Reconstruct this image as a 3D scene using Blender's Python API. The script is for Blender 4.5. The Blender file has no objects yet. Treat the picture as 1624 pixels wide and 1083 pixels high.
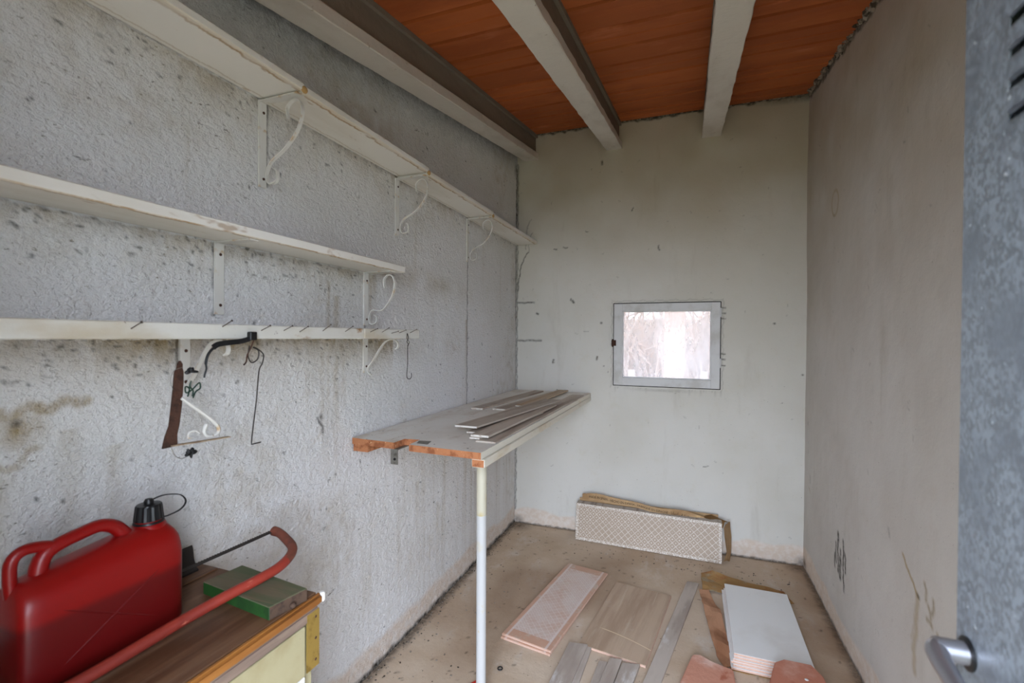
import bpy, bmesh, math, random
import numpy as np
from mathutils import Vector, Matrix, noise
random.seed(7); rng = np.random.RandomState(7)
S = bpy.context.scene; COL = S.collection
LX, RX, DY = -1.22, .676, 3.34          # left wall, right wall, back wall (metres; the camera stands in the doorway)
SL = .157                                # slope of the roof along the room
def ctop(y): return 2.9 - SL * (DY - y)

# ---------------- camera, world, light, exposure ----------------
cam = bpy.data.objects.new('camera', bpy.data.cameras.new('camera')); COL.objects.link(cam)
cam.data.sensor_width = 36; cam.data.lens = 745 / 1624 * 36; cam.data.clip_start = .02
cam.data.dof.use_dof = True; cam.data.dof.focus_distance = 2.7; cam.data.dof.aperture_fstop = 4.5
r = Vector((.93601443, .35189238, .00698097)); w = Vector((-.35182716, .93602099, -.00907559)); u = r.cross(w).normalized()
M = Matrix.Identity(4)
for i in range(3): M[i][0], M[i][1], M[i][2] = r[i], u[i], -w[i]
M.translation = (0, 0, 1.4); cam.matrix_world = M
S.camera = cam
S.view_settings.view_transform = 'Standard'; S.view_settings.look = 'None'
S.view_settings.gamma = 1; S.view_settings.use_curve_mapping = False
S.view_settings.exposure = 4.68
W = bpy.data.worlds.new('overcast'); S.world = W; W.use_nodes = True
nt = W.node_tree; bg = nt.nodes['Background']
tc = nt.nodes.new('ShaderNodeTexCoord'); sx = nt.nodes.new('ShaderNodeSeparateXYZ'); cr = nt.nodes.new('ShaderNodeValToRGB')
nt.links.new(tc.outputs['Generated'], sx.inputs[0]); nt.links.new(sx.outputs['Z'], cr.inputs[0]); nt.links.new(cr.outputs[0], bg.inputs[0])
cr.color_ramp.elements[0].position = .0; cr.color_ramp.elements[0].color = (.61, .68, .81, 1)
cr.color_ramp.elements[1].position = .8; cr.color_ramp.elements[1].color = (.775, .895, 1.12, 1)
bg.inputs[1].default_value = 1.0
def portal(name, loc, rot, sx_, sy_):
    l = bpy.data.lights.new(name, 'AREA'); l.shape = 'RECTANGLE'; l.size = sx_; l.size_y = sy_; l.cycles.is_portal = True
    o = bpy.data.objects.new(name, l); o.location = loc; o.rotation_euler = rot; COL.objects.link(o)
portal('doorway_portal', (-.04, -.31, 1.0), (math.radians(90), 0, 0), .77, 2.05)
S.cycles.max_bounces = 10; S.cycles.diffuse_bounces = 8

# ---------------- materials ----------------
def lin(c):
    c = [x / 255 for x in c]
    return tuple(x / 12.92 if x <= .04045 else ((x + .055) / 1.055) ** 2.4 for x in c) + (1,)
class NB:
    def __init__(s, name):
        s.m = bpy.data.materials.new(name); s.m.use_nodes = True; s.t = s.m.node_tree
        s.b = s.t.nodes['Principled BSDF']; s.tc = s.n('ShaderNodeTexCoord'); s.co = s.tc.outputs['Object']
    def n(s, k, **kw):
        x = s.t.nodes.new(k)
        for a, v in kw.items(): setattr(x, a, v)
        return x
    def l(s, a, b): s.t.links.new(a, b)
    def val(s, sock, v):
        if hasattr(v, 'is_output'): s.l(v, sock)
        else: sock.default_value = v
    def math(s, op, a, b=None, c=None, clamp=False):
        x = s.n('ShaderNodeMath', operation=op); x.use_clamp = clamp; s.val(x.inputs[0], a)
        if b is not None: s.val(x.inputs[1], b)
        if c is not None: s.val(x.inputs[2], c)
        return x.outputs[0]
    def mapco(s, scale=(1, 1, 1), off=(0, 0, 0), rot=(0, 0, 0), co=None):
        x = s.n('ShaderNodeMapping'); s.l(co or s.co, x.inputs[0]); x.inputs['Scale'].default_value = scale
        x.inputs['Location'].default_value = off; x.inputs['Rotation'].default_value = rot
        return x.outputs[0]
    def noise(s, scale, detail=4, rough=.55, stretch=(1, 1, 1), off=(0, 0, 0), dist=0):
        x = s.n('ShaderNodeTexNoise'); s.l(s.mapco(stretch, off), x.inputs['Vector'])
        x.inputs['Scale'].default_value = scale; x.inputs['Detail'].default_value = detail
        x.inputs['Roughness'].default_value = rough; x.inputs['Distortion'].default_value = dist
        return x.outputs['Fac']
    def ramp(s, v, lo, hi, a=0., b=1.):
        x = s.n('ShaderNodeMapRange'); x.interpolation_type = 'SMOOTHSTEP'; s.val(x.inputs[0], v)
        x.inputs[1].default_value = lo; x.inputs[2].default_value = hi; x.inputs[3].default_value = a; x.inputs[4].default_value = b
        return x.outputs[0]
    def mix(s, f, a, b):
        x = s.n('ShaderNodeMix', data_type='RGBA'); s.val(x.inputs[0], f); s.val(x.inputs[6], a); s.val(x.inputs[7], b)
        return x.outputs[2]
    def attr(s, name):
        x = s.n('ShaderNodeAttribute'); x.attribute_name = name; return x.outputs['Fac']
    def bump(s, h, strength, dist, prev=None):
        x = s.n('ShaderNodeBump'); s.l(h, x.inputs['Height']); x.inputs['Strength'].default_value = strength
        x.inputs['Distance'].default_value = dist
        if prev is not None: s.l(prev, x.inputs['Normal'])
        return x.outputs[0]
    def done(s, col, rough=.7, metal=0., normal=None, spec=.4):
        s.val(s.b.inputs['Base Color'], col); s.val(s.b.inputs['Roughness'], rough); s.b.inputs['Metallic'].default_value = metal
        s.b.inputs['Specular IOR Level'].default_value = spec
        if normal is not None: s.l(normal, s.b.inputs['Normal'])
        return s.m
def mat(name, col, rough=.7, metal=0, layers=(), bumps=(), rand=0., spec=.4):
    """layers: (colour, scale, lo, hi, stretch); bumps: (scale, strength, distance, stretch)"""
    b = NB(name); c = lin(col)
    if rand:
        oi = b.n('ShaderNodeObjectInfo')
        va = b.n('ShaderNodeVectorMath', operation='ADD'); b.l(b.tc.outputs['Object'], va.inputs[0])
        sc = b.n('ShaderNodeVectorMath', operation='SCALE'); b.l(oi.outputs['Random'], sc.inputs['Scale']); sc.inputs[0].default_value = (7, 13, 5)
        b.l(sc.outputs[0], va.inputs[1]); b.co = va.outputs[0]
        hs = b.n('ShaderNodeHueSaturation'); hs.inputs['Color'].default_value = c
        b.l(b.math('ADD', b.math('MULTIPLY', oi.outputs['Random'], rand), 1 - rand / 2), hs.inputs['Value']); c = hs.outputs[0]
    for i, (lc, sc_, lo, hi, st) in enumerate(layers):
        c = b.mix(b.ramp(b.noise(sc_, 5, .6, st, (i * 3.1, i * 1.7, i * 2.3)), lo, hi), c, lin(lc))
    nrm = None
    for i, (sc_, stg, di, st) in enumerate(bumps):
        nrm = b.bump(b.noise(sc_, 5, .6, st, (i * 5.1, 2, 1)), stg, di, nrm)
    return b.done(c, rough, metal, nrm, spec)

def wall_mat(name, base, alt, rough_cast, tint):
    b = NB(name)
    c = b.mix(b.ramp(b.noise(1.3, 3), .35, .7), lin(base), lin(alt))
    c = b.mix(b.ramp(b.noise(9, 6, .7), .5, .9, 0, .35), c, lin(tint))
    nrm = None
    if rough_cast:
        # dark pits and grime caught in the roughcast, streaked downwards
        big = b.ramp(b.noise(3.5, 4, .6), .38, .66, .15, 1)
        p = b.noise(85, 3, .7, (1, .6, 1.1))
        c = b.mix(b.math('MULTIPLY', b.ramp(p, .63, .70, 0, .75), big), c, lin((104, 94, 72)))
        p2 = b.ramp(b.noise(46, 3, .65, (1, .5, 1.5), (4, 2, 7)), .68, .72)
        c = b.mix(b.math('MULTIPLY', b.math('MULTIPLY', p2, big), .7), c, lin((66, 60, 48)))
        st = b.ramp(b.noise(14, 4, .6, (1, 1, .06), (1, 5, 2)), .58, .78, 0, .28)
        c = b.mix(st, c, lin((176, 160, 132)))
        nrm = b.bump(b.noise(95, 4, .7, (1, .7, 1)), .9, .014)
        nrm = b.bump(b.noise(230, 3, .6), .4, .004, nrm)
    else:
        c = b.mix(b.ramp(b.noise(6, 5, .65, (1, 1, .2), (9, 1, 4)), .55, .8, 0, .3), c, lin((150, 138, 118)))
        c = b.mix(b.ramp(b.noise(120, 2, .5, (1, 1, 1), (2, 2, 2)), .735, .76, 0, .5), c, lin((80, 70, 60)))
        nrm = b.bump(b.noise(6, 5, .6), .25, .02)
        nrm = b.bump(b.noise(90, 4, .6), .18, .003, nrm)
    c = b.mix(b.math('MULTIPLY', b.attr('tan'), b.ramp(b.noise(26, 5, .75, (1, 1, .6), (3, 3, 3)), .3, .62, .4, 1) if rough_cast else 1.0), c, lin((150, 124, 64)))
    c = b.mix(b.attr('bare'), c, b.mix(b.ramp(b.noise(30, 5, .7), .4, .65), lin((216, 196, 176)), lin((226, 214, 202))))
    fine = b.ramp(b.noise(45, 5, .8), .25, .62, .35, 1)
    c = b.mix(b.math('MULTIPLY', b.attr('dirt'), fine), c, lin((40, 34, 26)))
    return b.done(c, .93, 0, nrm, .2)
M_left = wall_mat('roughcast_whitewash', (236, 235, 234), (226, 224, 220), True, (206, 194, 168))
M_back = wall_mat('smooth_whitewash', (216, 214, 206), (206, 203, 192), False, (196, 188, 160))
M_right = wall_mat('grey_beige_plaster', (206, 202, 196), (194, 188, 180), False, (180, 166, 150))
def floor_mat():
    b = NB('dusty_concrete')
    c = b.mix(b.ramp(b.noise(2.2, 5, .6), .35, .68), lin((206, 187, 165)), lin((190, 167, 142)))
    c = b.mix(b.ramp(b.noise(5, 6, .7, (1, .5, 1), (3, 1, 0)), .52, .72, 0, .7), c, lin((214, 206, 196)))
    c = b.mix(b.ramp(b.noise(60, 3, .6, (1, 1, 1), (5, 1, 0)), .66, .72, 0, .7), c, lin((120, 100, 82)))
    c = b.mix(b.attr('tan'), c, lin((150, 122, 96)))
    c = b.mix(b.math('MULTIPLY', b.attr('dirt'), b.ramp(b.noise(40, 5, .8), .3, .6, .3, 1)), c, lin((62, 52, 42)))
    n1 = b.bump(b.noise(7, 5, .6), .3, .02); n1 = b.bump(b.noise(110, 4, .7), .3, .003, n1)
    return b.done(c, .85, 0, n1, .3)
M_floor = floor_mat()
M_conc = mat('painted_concrete_beam', (206, 200, 190), .85, layers=[((182, 174, 162), 5, .4, .7, (1, .3, 1)), ((146, 132, 112), 30, .66, .75, (1, 1, 1))], bumps=[(25, .3, .01, (1, 1, 1))])
M_beamside = mat('bare_concrete', (128, 116, 102), .9, layers=[((104, 92, 80), 6, .4, .7, (1, .2, 1))], bumps=[(40, .4, .01, (1, 1, 1))])
M_clay = mat('fired_clay_brick', (176, 94, 44), .78, layers=[((158, 80, 36), 5, .4, .7, (.35, 1, 1)), ((198, 116, 78), 9, .58, .8, (.3, 1, 1)), ((140, 62, 34), 6, .64, .8, (.15, 1, 1))],
             bumps=[(60, .3, .006, (.15, 1, 1))], rand=.3)
M_mortar = mat('grey_mortar', (150, 138, 124), .95, layers=[((70, 60, 50), 40, .45, .6, (1, 1, 1))], bumps=[(80, .6, .01, (1, 1, 1))])
M_whitep = mat('chipped_white_paint', (204, 201, 192), .55, layers=[((184, 172, 150), 6, .5, .7, (1, .4, 1)), ((146, 108, 66), 22, .62, .72, (1, .4, 1)), ((70, 46, 34), 45, .69, .73, (1, .6, 1))], bumps=[(40, .2, .005, (1, 1, 1))])
M_whitep2 = mat('white_board_paint', (226, 222, 214), .6, layers=[((206, 200, 188), 4, .45, .7, (1, .3, 1)), ((168, 134, 92), 11, .69, .76, (1, .25, 1))], bumps=[(30, .15, .004, (1, 1, 1))])
M_stain = mat('yellow_water_stain', (176, 140, 88), .7, layers=[((120, 86, 50), 25, .5, .7, (1, .3, 1))])
M_bracket = mat('painted_iron_bracket', (212, 209, 202), .6, layers=[((190, 160, 120), 20, .55, .7, (1, 1, 1)), ((120, 82, 48), 60, .68, .74, (1, 1, 1))])
M_rust = mat('rusted_iron', (78, 52, 40), .85, .2, layers=[((54, 36, 28), 40, .45, .65, (1, 1, 1)), ((128, 78, 50), 60, .6, .75, (1, 1, 1))], bumps=[(150, .5, .004, (1, 1, 1))])
M_wire = mat('dark_steel_wire', (58, 52, 48), .55, .5)
M_nail = mat('grey_nail', (104, 94, 84), .5, .6)
M_foot = mat('weathered_tan_iron', (158, 138, 112), .8, layers=[((110, 84, 62), 40, .5, .7, (1, 1, 1))])
M_black = mat('black_rubber', (16, 16, 17), .5, layers=[((34, 34, 36), 30, .5, .7, (1, 1, 1))])
M_plastblack = mat('black_plastic', (14, 14, 15), .38, bumps=[(60, .1, .002, (1, 1, 1))])
M_green = mat('green_garden_wire', (22, 52, 40), .5)
M_chip = mat('orange_chipboard', (174, 114, 76), .9, layers=[((140, 84, 52), 40, .45, .62, (1, 1, 1)), ((222, 178, 136), 70, .62, .72, (1, 1, 1))], bumps=[(160, .5, .004, (1, 1, 1))])
def bench_top():
    b = NB('dusty_white_laminate')
    c = b.mix(b.ramp(b.noise(3, 5, .6), .35, .65), lin((234, 232, 226)), lin((222, 216, 206)))
    c = b.mix(b.ramp(b.noise(8, 5, .7, (1, .4, 1), (2, 4, 1)), .52, .75, 0, .8), c, lin((190, 172, 148)))
    c = b.mix(b.ramp(b.noise(70, 2, .5, (1, 1, 1), (7, 1, 1)), .71, .74, 0, .8), c, lin((70, 60, 50)))
    return b.done(c, .6, 0, b.bump(b.noise(60, 4, .6), .15, .003), .4)
M_bench = bench_top()
M_lath = mat('cream_painted_edge', (220, 214, 198), .55, layers=[((202, 184, 150), 8, .55, .75, (1, .3, 1)), ((176, 120, 60), 18, .71, .76, (1, .5, 1))])
M_tube = mat('white_enamelled_tube', (188, 188, 186), .4, layers=[((194, 178, 136), 7, .56, .68, (1, 1, .8)), ((190, 170, 130), 26, .68, .74, (1, 1, 1))])
M_steel = mat('dull_steel', (136, 132, 124), .5, .7, layers=[((96, 90, 82), 40, .5, .7, (1, 1, 1))])
M_strip = mat('dusty_wood_look_strip', (190, 178, 164), .6, layers=[((156, 138, 122), 14, .45, .65, (1, .08, 1)), ((196, 186, 172), 20, .55, .72, (1, .12, 1))], bumps=[(40, .2, .003, (1, .1, 1))], rand=.18)
M_stripg = mat('dusty_grey_strip', (190, 178, 166), .7, layers=[((162, 148, 136), 9, .4, .65, (1, .2, 1)), ((214, 210, 206), 14, .54, .68, (1, .3, 1))], bumps=[(50, .25, .004, (1, .2, 1))], rand=.12)
M_stripe = mat('pale_cut_edge', (214, 208, 198), .8, layers=[((180, 168, 150), 60, .5, .7, (1, 1, 1))])
M_straw = mat('tan_wood_strip', (198, 176, 148), .65, layers=[((170, 142, 110), 10, .45, .65, (1, .07, 1)), ((192, 172, 146), 22, .58, .74, (1, .1, 1))], rand=.14)
def wood(name, c1, c2, c3, axis=1, rough=.55):
    st = [6, 6, 6]; st[axis] = .5
    return mat(name, c1, rough, layers=[(c2, 4, .4, .65, tuple(st)), (c3, 5, .55, .8, tuple(x * 1.7 for x in st))], bumps=[(12, .15, .003, tuple(st))])
M_cabtop = wood('worn_brown_cabinet_top', (110, 78, 54), (84, 54, 34), (126, 100, 78))
M_cabedge = wood('varnished_orange_edge', (160, 104, 46), (132, 80, 32), (176, 124, 64))
M_cabgrey = wood('greyed_wood_rail', (134, 114, 100), (110, 92, 80), (158, 140, 122))
M_cream = mat('cream_gloss_paint', (172, 163, 128), .4, layers=[((156, 143, 106), 5, .5, .75, (1, 1, 1)), ((120, 100, 70), 60, .72, .76, (1, 1, 1))])
M_brass = mat('aged_brass', (186, 158, 84), .45, .7, layers=[((130, 104, 50), 30, .5, .7, (1, 1, 1))])
M_card = mat('brown_cardboard', (184, 152, 112), .9, layers=[((160, 126, 88), 7, .45, .7, (1, 1, 1)), ((206, 172, 124), 22, .58, .75, (1, 1, 1))], bumps=[(60, .2, .003, (1, 1, 1))])
M_card2 = mat('torn_reddish_cardboard', (182, 136, 104), .9, layers=[((156, 108, 76), 9, .45, .65, (1, .3, 1)), ((208, 160, 122), 18, .6, .75, (1, .3, 1))], bumps=[(40, .35, .006, (1, .3, 1))])
M_card3 = mat('damp_ochre_cardboard', (156, 120, 74), .9, layers=[((134, 72, 34), 8, .5, .7, (1, 1, 1)), ((150, 136, 110), 14, .55, .7, (1, 1, 1))], bumps=[(40, .35, .006, (1, 1, 1))])
M_terra = mat('dusty_terracotta', (200, 142, 118), .85, layers=[((224, 188, 172), 5, .42, .62, (1, 1, 1)), ((172, 100, 74), 12, .6, .75, (1, 1, 1))], bumps=[(50, .4, .006, (1, 1, 1))], rand=.1)
M_terra2 = mat('red_terracotta', (186, 120, 96), .8, layers=[((208, 160, 140), 6, .5, .7, (1, 1, 1)), ((150, 78, 54), 12, .55, .75, (1, 1, 1))], bumps=[(60, .3, .004, (1, 1, 1))], rand=.1)
M_pinkbody = mat('pink_tile_body', (212, 178, 158), .9, layers=[((196, 156, 132), 40, .5, .7, (1, 1, 1))])
M_glaze = mat('white_tile_glaze', (232, 232, 230), .3, layers=[((222, 220, 216), 3, .5, .7, (1, 1, 1)), ((150, 140, 128), 70, .72, .76, (1, 1, 1))], spec=.5)
M_galv = None
def galv():
    b = NB('galvanised_sheet')
    v = b.n('ShaderNodeTexVoronoi'); b.l(b.mapco((1, 1, .7)), v.inputs['Vector']); v.inputs['Scale'].default_value = 260
    bw = b.n('ShaderNodeRGBToBW'); b.l(v.outputs['Color'], bw.inputs[0])
    c = b.mix(b.ramp(bw.outputs[0], .2, .8), lin((124, 130, 136)), lin((150, 158, 166)))
    c = b.mix(b.ramp(b.noise(14, 4, .6), .4, .7, 0, .7), c, lin((120, 126, 134)))
    c = b.mix(b.ramp(b.noise(50, 3, .6), .66, .74, 0, .9), c, lin((206, 214, 222)))
    return b.done(c, b.ramp(bw.outputs[0], 0, 1, .42, .6), .55, None, .5)
M_galv = galv()
M_chrome = mat('brushed_lever_metal', (176, 174, 178), .28, .9)
M_frame = mat('white_window_paint', (208, 208, 206), .5, layers=[((190, 188, 182), 8, .45, .7, (1, 1, 1)), ((120, 110, 100), 60, .71, .75, (1, 1, 1))])
M_dark = mat('dark_gap', (30, 26, 22), .95)
M_concrete_out = mat('dry_grass_yard', (92, 88, 54), .95, layers=[((70, 70, 40), 2, .4, .7, (1, 1, 1))])
def glass():
    b = NB('dusty_dimmed_glass'); t = b.t
    tr = b.n('ShaderNodeBsdfTransparent'); tr.inputs[0].default_value = (.365, .348, .34, 1)  # dark tint added to dim the bright view behind the dusty pane
    df = b.n('ShaderNodeBsdfTranslucent'); df.inputs[0].default_value = (.34, .325, .32, 1)
    gl = b.n('ShaderNodeBsdfGlossy'); gl.inputs['Roughness'].default_value = .1
    m1 = b.n('ShaderNodeMixShader'); b.l(b.ramp(b.noise(7, 5, .65, (1, 1, .35)), .3, .75, .18, .42), m1.inputs[0]); b.l(tr.outputs[0], m1.inputs[1]); b.l(df.outputs[0], m1.inputs[2])
    m2 = b.n('ShaderNodeMixShader'); m2.inputs[0].default_value = .008; b.l(m1.outputs[0], m2.inputs[1]); b.l(gl.outputs[0], m2.inputs[2])
    b.l(m2.outputs[0], t.nodes['Material Output'].inputs[0]); t.nodes.remove(b.b)
    return b.m
M_glass = glass()
def jerry_mat(level=True):
    b = NB('translucent_red_plastic')
    s = b.n('ShaderNodeSeparateXYZ'); b.l(b.co, s.inputs[0])
    low = b.ramp(s.outputs['Z'], .112, .130, 1, 0)            # fuel inside darkens the plastic up to its level
    c = b.mix(low, lin((130, 10, 8)), lin((92, 8, 9))) if level else lin((130, 10, 8))
    b.b.inputs['Subsurface Weight'].default_value = .08; b.b.inputs['Subsurface Radius'].default_value = (.02, .004, .003)
    return b.done(c, .36, 0, b.bump(b.noise(25, 3, .5), .06, .004), .45)
M_jerry = jerry_mat(); M_jerry2 = jerry_mat(False)
M_sawred = mat('worn_red_paint', (148, 52, 38), .5, layers=[((122, 42, 32), 14, .45, .7, (1, .4, 1)), ((196, 108, 86), 40, .62, .72, (1, .4, 1))], bumps=[(70, .25, .003, (1, 1, 1))])
M_sawend = mat('rusty_brown_paint', (124, 66, 48), .7, layers=[((96, 54, 40), 30, .45, .7, (1, 1, 1))])
M_blk_top = wood('weathered_block_top', (106, 96, 74), (82, 90, 62), (122, 104, 82), 0, .8)
M_blk_green = mat('green_block_paint', (38, 80, 32), .6, layers=[((28, 58, 26), 12, .5, .7, (1, 1, 1))])
M_blk_end = mat('dark_end_grain', (84, 64, 50), .9, layers=[((56, 42, 34), 40, .45, .65, (1, 1, 1))])
def lattice_mat(name, ground, line, sc, L, Wd, worn):
    """printed lattice of diagonals with flowers, on a tile lying in its own x (length L) / y (width Wd) plane"""
    b = NB(name); s = b.n('ShaderNodeSeparateXYZ'); b.l(b.co, s.inputs[0]); x, y = s.outputs[0], s.outputs[1]
    def tri(e): return b.math('ABSOLUTE', b.math('SUBTRACT', b.math('FRACT', e), .5))
    a = b.math('DIVIDE', b.math('ADD', x, y), sc); d = b.math('DIVIDE', b.math('SUBTRACT', x, y), sc)
    ta, td = tri(b.math('ADD', a, 20)), tri(b.math('ADD', d, 20))
    ln = b.math('MULTIPLY', b.math('MAXIMUM', b.ramp(ta, .425, .47), b.ramp(td, .425, .47)), .8)
    rad = b.math('SQRT', b.math('ADD', b.math('MULTIPLY', ta, ta), b.math('MULTIPLY', td, td)))
    dot = b.ramp(rad, .10, .14, 1, 0); ring = b.ramp(rad, .655, .67)
    dot = b.math('MULTIPLY', dot, b.ramp(b.noise(6, 3), .42, .55))
    pat = b.math('MAXIMUM', b.math('MAXIMUM', ln, dot), ring)
    ex = b.math('SUBTRACT', L / 2, b.math('ABSOLUTE', x)); ey = b.math('SUBTRACT', Wd / 2, b.math('ABSOLUTE', y)); e = b.math('MINIMUM', ex, ey)
    if worn:
        inner = b.math('MULTIPLY', b.ramp(ex, .055, .06), b.ramp(ey, .022, .027))
        pat = b.math('MULTIPLY', pat, inner)
        pale = b.math('MULTIPLY', b.math('MULTIPLY', inner, b.ramp(b.noise(6, 5, .7), .3, .6, .25, .75)), 1)
        c = b.mix(b.ramp(b.noise(8, 5, .7, (1, 1, 1), (3, 1, 2)), .5, .64), lin(ground), lin((200, 178, 160)))
        c = b.mix(pale, c, lin((214, 200, 192)))
        edge = b.math('MULTIPLY', b.ramp(ey, .02, .022), b.ramp(ey, .03, .034, 1, 0))
        c = b.mix(b.math('MULTIPLY', edge, .6), c, lin(line))
    else:
        inner = b.ramp(e, .018, .02)
        pat = b.math('MULTIPLY', pat, inner)
        sp = b.ramp(b.noise(160, 2, .6), .42, .55)
        edge = b.math('MULTIPLY', b.ramp(e, .017, .019, 1, 0), sp)
        pat = b.math('MAXIMUM', pat, edge); c = lin(ground)
    pat = b.math('MULTIPLY', pat, b.ramp(b.noise(40, 4, .7), .3, .6, .45, 1))
    c = b.mix(pat, c, lin(line))
    return b.done(c, .45, 0, None, .4)
M_lat = lattice_mat('beige_lattice_print', (178, 160, 140), (232, 226, 216), .043, .93, .245, False)
M_lat2 = lattice_mat('worn_pink_lattice_print', (200, 158, 134), (224, 212, 206), .036, .79, .25, True)
def wood_tile():
    b = NB('wood_look_tile'); s = b.n('ShaderNodeSeparateXYZ'); b.l(b.co, s.inputs[0])
    c = b.mix(b.ramp(b.noise(14, 6, .65, (1, .09, 1)), .35, .65), lin((170, 144, 120)), lin((192, 168, 144)))
    c = b.mix(b.ramp(b.noise(26, 5, .7, (1, .06, 1), (3, 0, 0)), .58, .72, 0, .7), c, lin((202, 186, 164)))
    c = b.mix(b.ramp(b.noise(7, 4, .6), .6, .75, 0, .5), c, lin((196, 184, 170)))
    # curved scratch across the lower part
    cur = b.math('SUBTRACT', s.outputs[1], b.math('MULTIPLY', b.math('MULTIPLY', b.math('ADD', s.outputs[0], .15), b.math('ADD', s.outputs[0], .15)), -.6))
    ln = b.ramp(b.math('ABSOLUTE', b.math('ADD', cur, .145)), .0015, .0035, 1, 0)
    ln = b.math('MULTIPLY', ln, b.ramp(s.outputs[0], -.11, -.07))
    c = b.mix(ln, c, lin((226, 206, 172)))
    return b.done(c, .5, 0, b.bump(b.noise(60, 4, .6, (1, .1, 1)), .15, .002), .4)
M_woodtile = wood_tile()
M_ink = mat('black_ink', (44, 34, 26), .9)
M_bush = mat('dry_shrub', (224, 208, 194), .9)
M_outwall = mat('pale_garden_wall', (232, 228, 220), .9, layers=[((214, 200, 188), 1.5, .4, .65, (1, 1, .5))])
M_brickout = mat('pinkish_brick_pier', (238, 214, 196), .9, layers=[((226, 196, 176), 6, .4, .6, (1, 1, 2))])

# ---------------- geometry helpers ----------------
def newobj(name, me, m, parent=None, smooth=False):
    o = bpy.data.objects.new(name, me); COL.objects.link(o)
    for x in (m if isinstance(m, (list, tuple)) else [m]):
        if x: me.materials.append(x)
    if smooth: me.polygons.foreach_set('use_smooth', [True] * len(me.polygons))
    if parent: o.parent = parent
    return o
def box(bm, x0, x1, y0, y1, z0, z1, mi=0, mx=None):
    vs = [bm.verts.new((mx @ Vector((x, y, z))) if mx else (x, y, z)) for x in (x0, x1) for y in (y0, y1) for z in (z0, z1)]
    fs = [bm.faces.new([vs[i] for i in f]) for f in ((0, 1, 3, 2), (4, 6, 7, 5), (0, 4, 5, 1), (2, 3, 7, 6), (0, 2, 6, 4), (1, 5, 7, 3))]
    for f in fs: f.material_index = mi
    return fs
def prism(bm, pts, z0, z1, mi=0, side=None):
    lo = [bm.verts.new((p[0], p[1], z0 if len(p) < 3 else p[2] + z0)) for p in pts]
    hi = [bm.verts.new((p[0], p[1], z1 if len(p) < 3 else p[2] + z1)) for p in pts]
    n = len(pts); f = bm.faces.new(hi); f.material_index = mi; f = bm.faces.new(lo[::-1]); f.material_index = mi
    for i in range(n):
        f = bm.faces.new((lo[i], lo[(i + 1) % n], hi[(i + 1) % n], hi[i])); f.material_index = mi if side is None else side
def bevel(bm, w=.002, seg=2):
    bmesh.ops.recalc_face_normals(bm, faces=bm.faces[:])
    es = [e for e in bm.edges if len(e.link_faces) == 2 and e.calc_face_angle(0) > .5]
    bmesh.ops.bevel(bm, geom=es, offset=w, segments=seg, affect='EDGES', clamp_overlap=True)
def spline(pts, n=8):
    """Catmull-Rom through the points"""
    P = [Vector(p) for p in pts]; out = []
    for i in range(len(P) - 1):
        a, b, c, d = P[max(i - 1, 0)], P[i], P[i + 1], P[min(i + 2, len(P) - 1)]
        for k in range(n):
            t = k / n
            out.append(.5 * ((2 * b) + (c - a) * t + (2 * a - 5 * b + 4 * c - d) * t * t + (3 * b - a - 3 * c + d) * t ** 3))
    return out + [P[-1]]
def sweep(bm, pts, rad, n=8, flat=None, mi=0, up=None):
    """round tube (rad, or a list of radii); flat=(width, thickness) with up = width direction gives a ribbon"""
    P = [Vector(p) for p in pts]; rings = []; prev = None
    for i, p in enumerate(P):
        t = (P[min(i + 1, len(P) - 1)] - P[max(i - 1, 0)]).normalized()
        if up is not None: a = (Vector(up) - t * Vector(up).dot(t)).normalized()
        elif prev is None:
            a = t.cross(Vector((0, 0, 1)));
            if a.length < .1: a = t.cross(Vector((1, 0, 0)))
            a.normalize()
        else: a = (prev - t * prev.dot(t)).normalized()
        prev = a; b = t.cross(a)
        if flat: ring = [bm.verts.new(p + a * sa * flat[0] / 2 + b * sb * flat[1] / 2) for sa, sb in ((1, 1), (-1, 1), (-1, -1), (1, -1))]
        else:
            rr = rad[i] if isinstance(rad, (list, tuple)) else rad
            ring = [bm.verts.new(p + (a * math.cos(2 * math.pi * k / n) + b * math.sin(2 * math.pi * k / n)) * rr) for k in range(n)]
        rings.append(ring)
    m = len(rings[0])
    for A, B in zip(rings, rings[1:]):
        for k in range(m): bm.faces.new((A[k], A[(k + 1) % m], B[(k + 1) % m], B[k])).material_index = mi
    bm.faces.new(rings[0][::-1]).material_index = mi; bm.faces.new(rings[-1]).material_index = mi
def lathe(bm, prof, c, n=24, mi=0, axis='z'):
    rings = []
    for rr, h in prof:
        rings.append([bm.verts.new((c[0] + rr * math.cos(2 * math.pi * k / n), c[1] + rr * math.sin(2 * math.pi * k / n), c[2] + h)) for k in range(n)])
    for A, B in zip(rings, rings[1:]):
        for k in range(n): bm.faces.new((A[k], A[(k + 1) % n], B[(k + 1) % n], B[k])).material_index = mi
    bm.faces.new(rings[0][::-1]); bm.faces.new(rings[-1])
def BM(): return bmesh.new()
def part(name, bm, m, parent, smooth=False, label=None, kind=None):
    """one mesh, built in world coordinates, hung under its (unrotated or rotated) parent"""
    bmesh.ops.recalc_face_normals(bm, faces=bm.faces[:])
    me = bpy.data.meshes.new(name); bm.to_mesh(me); bm.free()
    o = newobj(name, me, m, None, False)
    if smooth: shade(me, 40)
    if parent is not None:
        mw = world(parent)
        # put the part's own origin at the middle of its base
        me.transform(mw.inverted())
        me.update(); c = base(me); me.transform(Matrix.Translation(-c)); o.location = c; o.parent = parent
    else:
        c = base(me); me.transform(Matrix.Translation(-c)); o.location = c
    if label: o['label'] = label
    if kind: o['kind'] = kind
    return o
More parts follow.
